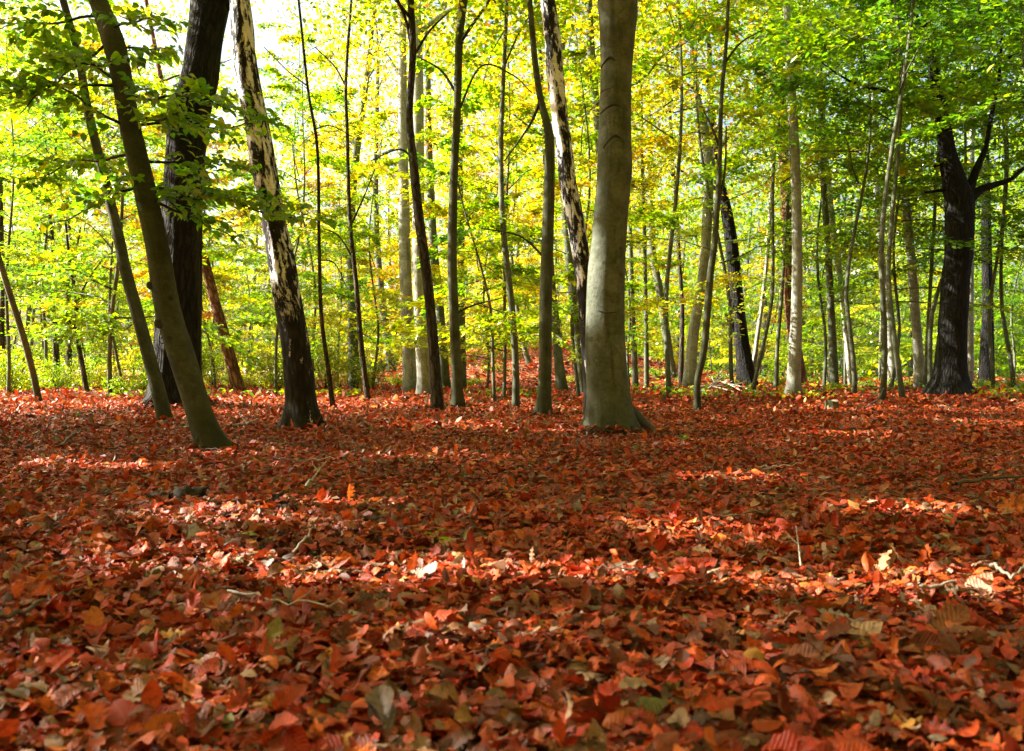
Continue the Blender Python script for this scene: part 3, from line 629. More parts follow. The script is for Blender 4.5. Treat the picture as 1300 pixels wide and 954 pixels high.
tree('T31', 'oak_tree', 'black oak at right with short thick trunk, crooked top and a raised right arm', 'oak',
     [(1176, 40, 9), (1186, 90, 13), (1193, 130, 16), (1199, 165, 18), (1202, 190, 21), (1207, 212, 25), (1211, 228, 28), (1215, 243, 32), (1218, 258, 33), (1217, 322, 32), (1213, 349, 33), (1210, 401, 34), (1207, 453, 36), (1206, 480, 42), (1206, 503, 56)], flare=0.60, height=9.2, seg=36, ridge=.06, crown_z=6.3, crown_r=4., hue=.36,
     branches=[[(1222, 262, 20), (1234, 250, 14), (1247, 240, 10), (1262, 235, 8), (1283, 228, 6), (1300, 214, 5), (1325, 205, 3)], [(1217, 243, 8), (1200, 242, 5), (1186, 243, 4), (1174, 244, 3)],
               [(1228, 250, 14), (1236, 225, 11), (1244, 205, 9), (1252, 185, 6), (1258, 150, 6), (1268, 100, 4.5), (1272, 40, 3)], [(1203, 205, 8), (1190, 209, 6), (1186, 212, 4)]])
tree('R15', 'beech_tree', 'pale trunk close along the right side of the right black oak', 'pale',
     [(1234, 180, 6), (1233, 297, 7), (1232, 400, 8), (1231, 493, 10)], d=30, height=15, hue=.35)
tree('R16', 'oak_tree', 'dark mossy trunk far right among green leaves, beyond the right black oak', 'oak',
     [(1252, 300, 12), (1254, 400, 14), (1252, 493, 20)], d=32, height=14, hue=.35)
tree('R17', 'sapling', 'thin bright stem between the crooked dark oak and the pale straight beech', 'pale',
     [(981, 180, 4), (976, 300, 5), (968, 380, 5), (960, 440, 6), (955, 493, 7)], d=29, height=12, seg=8, hue=.55, crown_r=2.)
tree('R18', 'sapling', 'thin grey stem left of the reddish pine', 'beech',
     [(997, 300, 4), (992, 380, 5), (987, 440, 5), (985, 497, 7)], d=27, height=12, seg=8, hue=.5, crown_r=2.)

# eyebrow scars and a root of the big beech; each scar hugs the bark
def scars():
    t = TREES['T17']; d = t['d']; b = t['base']
    for (cx, cyp, wd, hg, th) in ((772, 82, 20, 9, 3.4), (777, 141, 31, 8, 3.6), (779, 182, 30, 14, 3.4), (782, 186, 22, 9, 1.6), (776, 118, 30, 1.5, 1.1), (772, 398, 30, -3, 1.2)):
        pts = []
        for u in np.linspace(-1, 1, 15):
            px = cx+u*wd/2; py = cyp+hg*(abs(u)**1.5)-hg*.3
            z = H+(HY-py)/F*d-b[2]; a, r = t['axis'](z); X = (px-PX0)/F*d-b[0]-a[0]
            X = float(np.clip(X, -r*.97, r*.97)); yy = -math.sqrt(max(r*r-X*X, 0))*1.0
            pts.append([a[0]+X, a[1]+yy+.002, z, th/F*d/2*(1-.75*abs(u))+.002])
        pts = np.array(pts); v, f, bb = tube_geo(pts[:, :3], pts[:, 3], 6)
        link('branch_scar', np_mesh('branch_scar', v, f, [M_SCAR]), t['root'])
    for px1, py1, dy, w0 in ((838, 533, .9, 26), (742, 552, -.15, 14)):
        a, r = t['axis'](.22); e = np.array([(px1-PX0)/F*(d+dy)-b[0], dy, -.03])
        B = np.array([[a[0]*.6+.02*np.sign(e[0]), .05, .34], [e[0]*.42, dy*.35, .17], [e[0]*.72, dy*.7, .06], [e[0], dy, -.03]])
        sB = spline(B, 16); v, f, bb = tube_geo(sB, np.linspace(w0/F*d/2*1.1, .02, 16), 10)
        link('root', np_mesh('root', v, f, [BARK['beech']], attrs={'barkco': bb}), t['root'])
    t = TREES['T1']; d = t['d']; b = t['base']      # knots on the curved beech
    for (px, py, s) in ((197, 363, 6), (209, 411, 7), (220, 380, 3), (222, 430, 3.5), (262, 556, 6)):
        z = H+(HY-py)/F*d-b[2]; a, r = t['axis'](z); X = np.clip((px-PX0)/F*d-b[0]-a[0], -r*.9, r*.9); y = -math.sqrt(r*r-X*X)
        an = np.linspace(0, 2*np.pi, 13)[:-1]; q = s/F*d
        ring = [np.stack([a[0]+X+q*k*np.cos(an), np.full(12, a[1]+y*1.0-h), z+q*k*.8*np.sin(an)], 1) for k, h in ((1.3, -.012), (.9, .006), (.45, .004), (.05, -.002))]
        link('knot', np_mesh('knot', np.vstack(ring), ring_faces(4, 12), [M_SCAR]), t['root'])
scars()
build_litter()

# the curved beech's own low boughs hang across the left of the picture
def near_boughs():
    t = TREES['T1']; b = t['base']; r = np.random.default_rng(77)
    boughs = [((165, 165), (20, 75), -.5, 1.), ((168, 150), (255, 145), -.6, .9), ((158, 110), (50, 25), .5, .9), ((181, 235), (395, 268), -.2, 1.3), ((176, 205), (310, 205), .3, 1.1), ((181, 235), (60, 280), -.3, 1.),
              ((160, 120), (300, 125), -.9, 1.1), ((140, 50), (20, 140), -.3, 1.), ((145, 60), (215, 60), .4, .7), ((172, 195), (40, 215), .6, 1.), ((186, 250), (300, 300), .5, .9), ((130, 20), (0, 30), .4, 1.), ((166, 160), (345, 150), .2, 1.1), ((150, 85), (60, 70), -.6, 1.2), ((135, 35), (210, 20), -.4, .9), ((156, 110), (-20, 105), -.4, 1.2), ((178, 220), (110, 255), -.5, .9), ((187, 255), (350, 235), -.5, 1.1)]
    P, Y, T = [], [], []
    for k, (s, e, dy, wd) in enumerate(boughs):
        d0 = t['d']; a = W(s[0], s[1], d0)-b; q = W(e[0], e[1], d0+dy)-b
        z = a[2]; ax, _ = t['axis'](z); a = ax
        B = wiggle(a, q, 14, .05, 900+k, droop=.05)
        v, f, bb = tube_geo(B, np.linspace(.012, .003, 14), 6)
        link('branch', np_mesh('branch', v, f, [BARK['dark']], attrs={'barkco': bb}), t['root'])
        L = np.linalg.norm(q-a); az = math.atan2(q[1]-a[1], q[0]-a[0])
        ntw = int(15*L)+5
        for m in range(ntw):
            u = .12+.88*(m+.5)/ntw; o = np.array([np.interp(u, np.linspace(0, 1, 14), B[:, i]) for i in range(3)])
            sg = 1 if m % 2 else -1; ta = az+sg*r.uniform(.5, 1.1); tl = r.uniform(.15, .42)*wd*(1.15-u*.6)
            te = o+tl*np.array([math.cos(ta), math.sin(ta), r.uniform(-.3, .12)])
            nl = int(tl*22)+3; uu = np.linspace(.15, 1, nl)
            p = o+(te-o)*uu[:, None]+r.normal(0, .012, (nl, 3))
            P.append(p); Y.append(ta+np.where(np.arange(nl) % 2, .75, -.75)+r.normal(0, .25, nl)); T.append(np.clip(r.normal(.42, .18)+r.normal(0, .14, nl)+(r.uniform(0, 1, nl) < .05)*.45, 0, 1))
    P = np.vstack(P); N = len(P)
    V, Fs, lc, nv = leaf_arrays(P, np.concatenate(Y), r.normal(.35, .4, N), r.normal(0, .4, N), .072*r.uniform(.7, 1.2, N), T_BEECH, fold=.15, bend=-.2, r=r)
    o = link('leaves', np_mesh('leaves', V, Fs, [M_LEAF], attrs={'tint': np.repeat(np.concatenate(T), nv)}), t['root']); o.color = (.42, 0, 0, 1)
near_boughs()

# ------------------------------------------------------------------ unseen trees added beyond the left edge to shade the foreground
def shade_trees():
    k = 0
    for x in (-10.5, -15.5):
        for y in (-2.5, 1.2, 4.8, 8.4, 12.0):
            xx = x+rng.normal(0, .6)-(1.5 if y > 7 else 0); yy = y+rng.normal(0, .4); g = G(xx, yy)
            ht = 13+rng.uniform(-1, 2)+(2 if x < -12 else 0)
            root = empty('beech_tree', (xx, yy, g)); tag(root, 'unseen tall beech added outside the left edge to shade the clearing', 'tree', 'unseen beeches added outside the left edge')
            zz = np.linspace(-.05, ht, 40); Pt = np.stack([.15*np.sin(zz*.4+k), .15*np.cos(zz*.5+k)-.15, zz], 1)
            v, f, b = trunk_geo(Pt, np.interp(zz, [0, ht], [.2, .02]), 14, .05, .3, k)
            link('trunk', np_mesh('trunk', v, f, [BARK['beech']], attrs={'barkco': b}), root)
            C, P, Y, T = clump_crown(200+k, 2.6, ht+1, 3.2, 230, 62, .55)
            keep = ~in_fleck(P+.07*np.stack([np.cos(Y), np.sin(Y), 0*Y], 1)+np.array([xx, yy, g]))
            o = link('crown', foliage_mesh('crown', P[keep], Y[keep], T[keep], .15, .5), root); o.color = (.68, 0, 0, 1)
            k += 1
shade_trees()
def sky_blocking_trees():  # unseen trees added behind and right of the viewer to block sky light
    protos = []
    for i in range(2):
        C, P, Y, T = clump_crown(700+i, 0, 11, 3.8, 170, 60, .7); protos.append(foliage_mesh('crown', P, Y, T, .17, .55, r=np.random.default_rng(i+80)))
    zz = np.linspace(-.05, 14, 30); v, f, b = trunk_geo(np.stack([.15*np.sin(zz*.4), .15*np.cos(zz*.5)-.15, zz], 1), np.interp(zz, [0, 14], [.2, .02]), 14, .05, .3, 3)
    tm = np_mesh('trunk', v, f, [BARK['beech']], attrs={'barkco': b})
    spots = [(-9, -6, 2.2), (-4, -5, 2.6), (1, -5.5, 2.4), (6, -5, 2.2), (11, -4.5, 2.5), (-13, -11, 2), (-6, -11, 2), (1, -12, 2.2), (8, -11, 2), (15, -10, 2), (8.5, 1, 3), (9.5, 5.5, 3), (13.5, 2.5, 2), (14.5, 8, 2.2), (12.2, 12.5, 3)]
    for k, (x, y, cz) in enumerate(spots):
        root = empty('beech_tree', (x, y, G(x, y))); tag(root, 'unseen tall beech added behind or right of the viewer to block sky light', 'tree', 'unseen beeches added to block sky light')
        link('trunk', tm, root); o = link('crown', protos[k % 2], root, (0, 0, cz)); o.rotation_euler.z = k*1.3; o.color = (.70, 0, 0, 1)
sky_blocking_trees()
def overhead():  # unseen beeches added so their crowns keep sky light off the foreground
    for k, (x, y, cx, cyy) in enumerate([(-3.6, .2, -1.8, 3.2), (3.8, .6, 2.6, 4.0), (.2, -1.6, .5, 1.0)]):
        g = G(x, y); root = empty('beech_tree', (x, y, g)); tag(root, 'unseen tall beech added beside the viewer, its crown blocking the sky overhead', 'tree', 'unseen beeches added to block the sky overhead')
        zz = np.linspace(-.05, 11, 30); t = np.clip(zz/11, 0, 1)**1.5
        v, f, b = trunk_geo(np.stack([(cx-x)*t, (cyy-y)*t, zz], 1), np.interp(zz, [0, 11], [.18, .02]), 14, .05, .3, k)
        link('trunk', np_mesh('trunk', v, f, [BARK['beech']], attrs={'barkco': b}), root)
        C, P, Y, T = clump_crown(320+k, 6.0, 12.5, 3.8, 170, 60, .7); P[:, 0] += cx-x; P[:, 1] += cyy-y
        keep = ~in_fleck(P+.07*np.stack([np.cos(Y), np.sin(Y), 0*Y], 1)+np.array([x, y, g])); o = link('crown', foliage_mesh('crown', P[keep], Y[keep], T[keep], .15, .5), root); o.color = (.68, 0, 0, 1)
overhead()

# ------------------------------------------------------------------ young beeches filling the depth of the wood
def sapling_protos():
    out = []
    for i, (h, base, reach, nb, lv) in enumerate([(6.5, .9, 2.2, 26, 420), (8.5, 1.3, 2.7, 30, 490), (10.5, 1.8, 3.1, 32, 540), (5.0, .7, 1.9, 22, 360), (12.5, 2.6, 3.4, 36, 560), (9.0, .9, 2.6, 32, 480), (10, 4.2, 2.6, 26, 470)]):
        tubes, P, Y, T = spray_tree(40+i, h, base, reach, nb, lv)
        zz = np.linspace(-.05, h, 26); Pt = np.stack([.16*np.sin(zz*.9+i)*np.minimum(zz/2, 1), .16*np.cos(zz*.75+2*i)*np.minimum(zz/2, 1), zz], 1)
        tr = trunk_geo(Pt, np.interp(zz, [0, h], [.007*h/2+.012, .005]), 9, .04, .2, i)
        v, f, b = merge([tr]+tubes)
        out.append((np_mesh('trunk', v, f, [BARK['beech']], attrs={'barkco': b}), foliage_mesh('crown', P, Y, T, .108, .33, r=np.random.default_rng(i)), h))
    return out
PROTO = sapling_protos()
LANDMARK = {'T2': 'the thin leaning left beech', 'T3': 'the left black oak', 'T4': 'the left birch', 'C1': 'the slim bent-top trunk', 'C4': 'the grey cluster beech', 'C8': 'the straight dark-green beech', 'C10': 'the lone forward beech',
            'T17': 'the big scarred beech', 'R5': 'the pale leaning beech', 'R7': 'the crooked dark oak', 'R8': 'the pale straight beech', 'R12': 'the spotted slender trunk', 'T31': 'the right black oak'}
ORD = ['nearest', 'second', 'third', 'fourth', 'fifth', 'sixth', 'seventh', 'eighth', 'ninth', 'tenth']
def place_phrase(px):
    k = min(LANDMARK, key=lambda k: abs(TREES[k]['px']-px)); dx = px-TREES[k]['px']
    if px < 60: return 'at the left edge'
    if px > 1285: return 'at the right edge'
    return ('behind ' if abs(dx) < 16 else 'left of ' if dx < 0 else 'right of ')+LANDMARK[k]
def settle_labels(items):
    '''items: (root, label, distance); look-alikes in one place are told apart by their order in depth'''
    by = {}
    for o, l, d in items: by.setdefault(l, []).append((d, o))
    for l, v in by.items():
        v.sort(key=lambda t: t[0])
        for i, (_, o) in enumerate(v): o['label'] = l if len(v) == 1 else ORD[i]+' '+l
COLNAME = [(.36, 'green'), (.5, 'yellow-green'), (.64, 'yellow'), (2, 'orange-tinged')]
def young(px, d, proto, hue, label, rot=None, sc=1.):
    x = (px-PX0)/F*d
    root = empty('young_beech', (x, d, G(x, d))); tag(root, label, 'young tree', 'young beeches in the background')
    root.rotation_euler = (rng.normal(0, .07), rng.normal(0, .07), rng.uniform(0, 6.28)); root.scale = (sc, sc, sc*rng.uniform(.92, 1.1))
    tm, cm, h = PROTO[proto]
    link('trunk', tm, root); c = link('crown', cm, root); c.color = (hue, 0, 0, 1)
    return root
def plant_young():
    spots = []
    # (px, d, proto, hue) placed where the photograph shows leafy boughs
    spots += [(628, 15.5, 0, .5), (618, 24, 5, .55), (735, 18, 1, .55), (472, 25, 1, .55), (400, 23, 2, .55), (350, 19, 1, .5), (140, 19, 5, .42), (50, 16, 6, .45), (10, 20, 2, .42), (235, 27, 2, .45),
              (850, 19, 6, .58), (955, 24, 6, .5), (1085, 21, 6, .4), (1120, 17, 6, .36), (1345, 16.5, 6, .34), (1262, 25, 6, .34), (1180, 23.5, 4, .36), (1146, 18.3, 6, .38), (1330, 19.5, 6, .36), (640, 17.5, 5, .54), (655, 14.5, 6, .55), (1046, 27, 4, .38), (930, 25, 4, .52), (800, 26, 2, .55)]
    r = np.random.default_rng(5)
    for d0, d1, n in ((23, 30, 14), (30, 42, 24), (42, 56, 30)):
        for i in range(n):
            px = -60+1420*(i+r.uniform(.1, .9))/n; d = r.uniform(d0, d1)
            hue = np.interp(px, [0, 250, 500, 620, 780, 950, 1100, 1300], [.46, .54, .64, .68, .64, .56, .42, .40])+r.normal(0, .07)
            if d < 32 and min(abs(px-1010), abs(px-1210), abs(px-945), abs(px-880), abs(px-520), abs(px-580), abs(px-695)) < 55: continue
            spots.append((px, d, int(r.choice([0, 1, 2, 4, 5, 2, 4] if d < 38 else [0, 3, 5, 3, 1, 2, 4])), hue))
    items = []
    for px, d, p, hue in spots:
        col = next(n for v, n in COLNAME if hue < v)
        depth = 'by the clearing' if d < 24 else ('beyond the clearing' if d < 38 else 'deep in the wood')
        lb = f'young {col} beech {depth}, {place_phrase(px)}'
        items.append((young(px, d, p, hue, lb, sc=1.25 if p == 6 else r.uniform(.85, 1.15)), lb, d))
    settle_labels(items)
plant_young()

# ------------------------------------------------------------------ shrubs, ground plants and the far wood
def shrub_mesh(seed, h, rad, n):
    r = np.random.default_rng(seed); P, Y, T, st = [], [], [], []
    for k in range(14):
        an = r.uniform(0, 6.28); e = np.array([math.cos(an)*rad*r.uniform(.3, 1), math.sin(an)*rad*r.uniform(.3, 1), h*r.uniform(.45, 1)])
        B = wiggle((0, 0, 0), e, 8, .08, seed*30+k, droop=.1); st.append(tube_geo(B, np.linspace(.01, .003, 8), 4))
        m = n//14; t = r.uniform(.2, 1, m)
        p = np.stack([np.interp(t, np.linspace(0, 1, 8), B[:, q]) for q in range(3)], 1)+r.normal(0, .11, (m, 3))*np.array([1, 1, .6])
        p[:, 2] = np.maximum(p[:, 2], .03)
        P.append(p); Y.append(r.uniform(0, 6.28, m)); T.append(np.clip(r.normal(.5, .2)+r.normal(0, .15, m), 0, 1))
    v, f, b = merge(st)
    return np_mesh('stem', v, f, [BARK['dark']], attrs={'barkco': b}), foliage_mesh('leaves', np.vstack(P), np.concatenate(Y), np.concatenate(T), .06, .6, r=r)
SH = [shrub_mesh(1, 1.3, .9, 2200), shrub_mesh(2, 1.9, 1.1, 2800), shrub_mesh(3, .6, .7, 1000)]
def plant_shrubs():
    r = np.random.default_rng(9)
    spots = [(px, r.uniform(19, 27), .5) for px in np.linspace(-10, 215, 12)]+[(px, r.uniform(23, 30), .52) for px in np.linspace(240, 470, 9)]+[(px, r.uniform(25, 32), .5) for px in np.linspace(760, 1290, 15)]+[(600, 29, .6), (625, 34, .6), (720, 30, .55), (505, 29, .55), (545, 32, .6), (575, 37, .62), (680, 40, .6), (735, 36, .58), (760, 31, .55), (640, 46, .62), (700, 47, .62)]
    items = []
    for i, (px, d, hue) in enumerate(spots):
        x = (px-PX0)/F*d; root = empty('shrub', (x, d, G(x, d)))
        lb = ('tall' if px < 480 else 'low')+f' yellow-green shrub {place_phrase(px)}'; items.append((root, lb, d)); tag(root, lb, 'shrub', 'low shrubs along the back of the clearing')
        root.rotation_euler.z = r.uniform(0, 6.28); s = r.uniform(.7, 1.2)*(1. if px < 480 else .7); root.scale = (s, s, s)
        sm, lm = SH[int(r.integers(0, 3))] if px < 480 else SH[2]
        link('stem', sm, root); o = link('leaves', lm, root); o.color = (hue+r.normal(0, .05), 0, 0, 1)
    settle_labels(items)
plant_shrubs()
def ground_plants():
    r = np.random.default_rng(19); n = 9000
    d = 17.5+28*r.uniform(0, 1, n)**1.5; px = r.uniform(-80, 1380, n); x = (px-PX0)/F*d
    keep = (vnoise(x*.5+9, d*.5, 31) > .52+.2*(d < 23)-.14*(px > 800)) & ~((px > 520) & (px < 760) & (d > 26))
    x, d = x[keep], d[keep]; P = np.stack([x, d, gz(x, d)+r.uniform(.02, .28, len(x))**1.2], 1)
    o = link('ground_plants', foliage_mesh('ground_plants', P, r.uniform(0, 6.28, len(x)), r.uniform(0, 1, len(x)), .13, .5, r=r)); o.color = (.45, 0, 0, 1)
    tag(o, 'patchy low green plants growing along the back of the clearing', 'undergrowth', kind='stuff')
ground_plants()
def far_wood():
    r = np.random.default_rng(23); n = 125000
    ncl = 2300; a = np.concatenate([r.uniform(-.72, .72, 1500), r.uniform(.0, .72, 800)]); D = r.uniform(56, 92, ncl); cx = D*np.sin(a); cyy = D*np.cos(a)
    cz = r.beta(.95, 1.35, ncl)*21
    idx = r.integers(0, ncl, n); P = np.stack([cx[idx], cyy[idx], cz[idx]], 1)+r.normal(0, 1, (n, 3))*np.array([1.9, 1.9, .7])
    P[:, 2] = np.maximum(P[:, 2], .1)+gz(P[:, 0], P[:, 1])
    hue = np.interp(a, [-.7, -.1, .05, .25, .7], [.42, .62, .62, .45, .30])
    T = np.clip(r.normal(.5, .25, ncl)[idx]+(hue[idx]-.5)*1.6+r.normal(0, .15, n), 0, 1)
    V, Fs, lc, nv = leaf_arrays(P, r.uniform(0, 6.28, n), r.normal(.2, .6, n), r.normal(0, .6, n),   .38*r.uniform(.6, 1.3, n), LEAF_LO, r=r)
    st = []
    for k in range(90):
        aa = r.uniform(-.7, .7); dd = r.uniform(52, 90); x, y = dd*math.sin(aa), dd*math.cos(aa); h = r.uniform(9, 17); rr_ = r.uniform(.08, .2); g = G(x, y)
        zz = np.linspace(-.2, h, 10); st.append(trunk_geo(np.stack([x+.3*np.sin(zz*.3+k), y+0*zz, g+zz], 1), np.interp(zz, [0, h], [rr_, .03]), 7, .03, 0, k % 9))
    v, f, b = merge(st); nf = sum(len(q) for q in Fs)
    me = np_mesh('far_wood', np.vstack([V, v]), [np.vstack(Fs+[f+len(V)])], [M_LEAF, BARK['beech']], smooth=False,
                 attrs={'tint': np.concatenate([np.repeat(T, nv), np.zeros(len(v))]), 'barkco': np.vstack([np.zeros((len(V), 3)), b])}, matidx=np.concatenate([np.zeros(nf), np.ones(len(f))]))
    o = link('far_wood', me); o.color = (.52, 0, 0, 1); tag(o, 'distant wood of yellow and green leaves closing the view', 'wood', kind='stuff')
far_wood()

def sky_blocking_wood():  # unseen leaf mass added round the viewer to block low sky light
    r = np.random.default_rng(29); ncl = 1500; n = 75000
    a = np.concatenate([r.uniform(.85, 3.9, 1050), r.uniform(3.9, 5.45, 450)])      # clockwise from the view direction: right, behind, then left
    D = np.where(a < 3.9, r.uniform(19, 30, ncl), r.uniform(31, 44, ncl)); cx = D*np.sin(a); cyy = D*np.cos(a); cz = r.beta(1., 1.3, ncl)*np.where(a < 3.9, 15, 12)
    idx = r.integers(0, ncl, n); P = np.stack([cx[idx], cyy[idx], cz[idx]], 1)+r.normal(0, 1, (n, 3))*np.array([1.3, 1.3, .6])
    P[:, 2] = np.maximum(P[:, 2], .1)+gz(P[:, 0], P[:, 1])
    V, Fs, lc, nv = leaf_arrays(P, r.uniform(0, 6.28, n), r.normal(.2, .7, n), r.normal(0, .7, n), .42*r.uniform(.6, 1.3, n), LEAF_LO, r=r)
    o = link('sky_blocking_wood', np_mesh('sky_blocking_wood', V, Fs, [M_LEAF], smooth=False, attrs={'tint': np.repeat(r.uniform(0, 1, n), nv)})); o.color = (.68, 0, 0, 1)
    tag(o, 'unseen wood added beside and behind the viewer to block low sky light', 'wood', kind='stuff')
sky_blocking_wood()

# ------------------------------------------------------------------ small things on the leaf floor
def ground_pt(px, py, lift=.03):
    d = d_of(py); x = (px-PX0)/F*d
    return np.array([x, d, G(x, d)+lift])
def stick(name, label, pts, wpx, mat, group=None, lift=.078, cat='stick', arch=0.):
    """a fallen stick or branch through points on the floor (photo pixels), with a knob or two and a side shoot"""
    Q = np.array([ground_pt(p[0], p[1], lift+(p[2] if len(p) > 2 else 0)) for p in pts]); c = Q.mean(0); d = c[1]
    root = empty(name, c); tag(root, label, cat, group)
    B = spline(Q-c, 8*len(Q)) if len(Q) > 2 else spline(np.vstack([Q[0], (Q[0]+Q[1])/2+np.array([0, .01, .012]), Q[1]])-c, 18)
    n = len(B); B[:, 2] += .02*vnoise(np.arange(n)*.5, np.full(n, abs(pts[0][0])*.1), 3)-.01+arch*np.sin(np.linspace(0, np.pi, n))
    r0 = wpx/F*d/2; R_ = r0*np.linspace(1.1, .55, n)*(1+.25*(vnoise(np.arange(n)*.9, np.full(n, pts[0][1]*.1), 5)-.5))
    v, f, b = tube_geo(B, R_, 8); link('stem', np_mesh('stem', v, f, [mat], attrs={'barkco': b}), root)
    if len(pts[0]) and np.linalg.norm(Q[-1]-Q[0]) > .25:
        k = int(n*.55); t = B[k+1]-B[k-1]; t /= np.linalg.norm(t); L = .25*np.linalg.norm(Q[-1]-Q[0])
        e = B[k]+L*(t*.8+np.array([-t[1]*.5, t[0]*.5, .25])); T_ = wiggle(B[k], e, 8, .06, abs(int(pts[0][0])))
        v, f, b = tube_geo(T_, np.linspace(r0*.6, r0*.25, 8), 6); link('side_shoot', np_mesh('side_shoot', v, f, [mat], attrs={'barkco': b}), root)
for a in [('pale stick lying on red leaves left of the left birch foot', [(293, 553), (312, 549), (327, 543)], 3.5, M_PALETWIG),
          ('dark crooked stick on the shaded leaves left of the curved beech', [(78, 576), (92, 566), (106, 562)], 3, M_TWIG),
          ('long dark twig lying left of the foot of the curved beech', [(135, 586), (165, 578), (192, 574)], 2.4, M_TWIG),
          ('dark twig on the leaves midway between the left birch and the big beech', [(433, 598), (452, 588), (471, 580)], 2.6, M_TWIG),
          ('short reddish pale twig poking up from sunlit leaves below the dark twig', [(388, 641), (402, 632, .03), (414, 624, .06)], 3, M_PALETWIG),
          ('straw-pale twig pair propped on leaves above the bright sun strip', [(368, 731), (385, 720, .01), (401, 711, .03)], 3.2, M_PALETWIG),
          ('long dark branch in the lower left corner, running in from the left edge', [(-10, 836), (40, 818), (75, 800), (108, 788)], 6, M_TWIG),
          ('dark curved twig lying on leaves in the middle of the floor', [(594, 686), (605, 670), (617, 660), (632, 654)], 2.6, M_TWIG),
          ('dark branch entering from the right edge above the sun patch', [(1214, 638), (1250, 634), (1278, 633), (1312, 624)], 4.5, M_TWIG),
          ('pale hooked twig at the right edge in the bright sun strip', [(1258, 750), (1272, 758), (1286, 768), (1296, 760), (1304, 746)], 4, M_PALETWIG),
          ('grey straight stick lying along the sun strip at right', [(1168, 778), (1190, 776), (1214, 775)], 5, M_PALETWIG),
          ('fine grey twig standing among leaves right of centre', [(1017, 756), (1014, 740, .03), (1010, 722, .06)], 2, M_PALETWIG),
          ('thin dark branch lying between the lone beech and the big beech', [(700, 511), (722, 509), (748, 508)], 2.6, M_TWIG),
          ('dark short stick by the undergrowth at left', [(106, 507), (118, 506), (130, 505)], 2.4, M_TWIG),
          ('thin sticks on the leaves behind the pale straight beech foot', [(1098, 522), (1115, 518, .08), (1122, 512, .2)], 1.8, M_TWIG),
          ('pale stick leaning among green plants left of the right black oak', [(1128, 497), (1136, 496, .2), (1142, 495, .4)], 2, M_PALETWIG)]:
    stick('fallen_stick', *a, group='sticks on the leaf floor')
for i, p in enumerate([[(868, 501), (900, 500, .1), (932, 501)], [(885, 503), (905, 501, .18), (918, 500, .34)], [(893, 502), (915, 500, .2), (946, 502)], [(900, 499), (911, 498, .3), (917, 498, .5)], [(880, 500), (925, 499, .16), (960, 501)]]):
    stick('brush_stick', 'pale dry stick in the loose brush heap beside the crooked dark oak', p, 2.2, M_PALETWIG, 'sticks of the brush heap')
def log_chunk(label, x0, y0, x1, y1, wpx, seed):
    a, b = ground_pt(x0, y0, .05), ground_pt(x1, y1, .035); c = (a+b)/2; d = c[1]; n = 60
    root = empty('rotten_wood', c); tag(root, label, 'rotten wood')
    P = wiggle(a-c, b-c, n, .11, seed); r0 = wpx/F*d/2
    R_ = r0*(.15+.85*np.sin(np.linspace(.05, 3.05, n))**.6)*(.45+1.1*vnoise(np.arange(n)*.33, np.full(n, seed), 3))
    v, f, bc = tube_geo(P, R_, 22); v = v+(np.stack([vnoise(v[:, 0]*60+90, v[:, 2]*60+seed+50, 3), vnoise(v[:, 1]*60+90, v[:, 0]*60+80, 4), vnoise(v[:, 0]*28+60, v[:, 1]*28+44, 6)+.7*vnoise(v[:, 0]*90+60, v[:, 2]*90+44, 7)-.35], 1)-.5)*r0*1.1
    f = np.vstack([f, [[0, 0, 0, 0]]])[:-1]; link('chunk', np_mesh('chunk', v, f, [M_ROT], attrs={'barkco': bc}), root)
    for k in range(6):
        p0 = P[6+9*k]; q = np.random.default_rng(seed*9+k).uniform(-1, 1, 3); v, f, bc = tube_geo(wiggle(p0, p0+np.array([r0*2.2*q[0], -r0*(1.+q[1]), r0*(.8+.8*q[2])]), 8, .14, seed+k), np.linspace(r0*.28, r0*.05, 8), 6)
        link('splinter', np_mesh('splinter', v, f, [M_ROT], attrs={'barkco': bc}), root)
log_chunk('black rotten branch half sunk in leaves at left, the larger of two', 186, 655, 282, 646, 17, 3)
log_chunk('small dark chunk of rotten wood in the leaves left of centre', 334, 662, 380, 669, 17, 8)
def stump():
    c = ground_pt(1056, 520, 0); d = c[1]; root = empty('tree_stump', c); tag(root, 'small mossy tree stump on the leaves right of the pale straight beech', 'stump')
    h, r0 = .15, .105
    zz = np.array([-.05, 0, .03, .07, .11, h]); v, f, b = trunk_geo(np.stack([0*zz, 0*zz, zz], 1), r0*np.array([1.25, 1.2, 1.08, 1., .98, .97]), 28, .06, .3, 5, .12, .08)
    v[-28:, 2] += .02*np.sin(np.linspace(0, 12.5, 28)); link('body', np_mesh('body', v, f, [M_MOSS], attrs={'barkco': b}), root)
    top = v[-28:]; cc = top.mean(0)-np.array([0, 0, .012]); rings = np.vstack([top*1.0, cc+(top-cc)*.6-np.array([0, 0, .01]), cc+(top-cc)*.05]); rings[:28] = cc+(top-cc)*.985
    link('cut_face', np_mesh('cut_face', rings, ring_faces(3, 28), [M_CUT]), root)
stump()
def single_leaf(label, px, py, wpx, col, tp, pitch=-.3, roll=.2, yaw=None, bend=.35, fold=.2, lift=.035, seed=0):
    c = ground_pt(px, py, lift); r = np.random.default_rng(seed+int(px)); s = wpx/F*c[1]
    V, Fs, lc, nv = leaf_arrays(np.zeros((1, 3))-np.array([0, 0, 0.]), np.array([r.uniform(0, 6.28) if yaw is None else yaw]), np.array([pitch]), np.array([roll]), s, tp, fold=np.array([fold]), bend=np.array([bend]), twist=np.array([.35]), crimp=.03, r=r)
    V[:, 2] -= min(V[:, 2].min(), 0)
    o = link('fallen_leaf', np_mesh('fallen_leaf', V, Fs, [M_LITTER], attrs={'leaf_colour': np.tile([*col, 1.], (len(V), 1)), 'leafco': lc}), None, c)
    tag(o, label, 'leaf', 'large fallen leaves in the foreground')
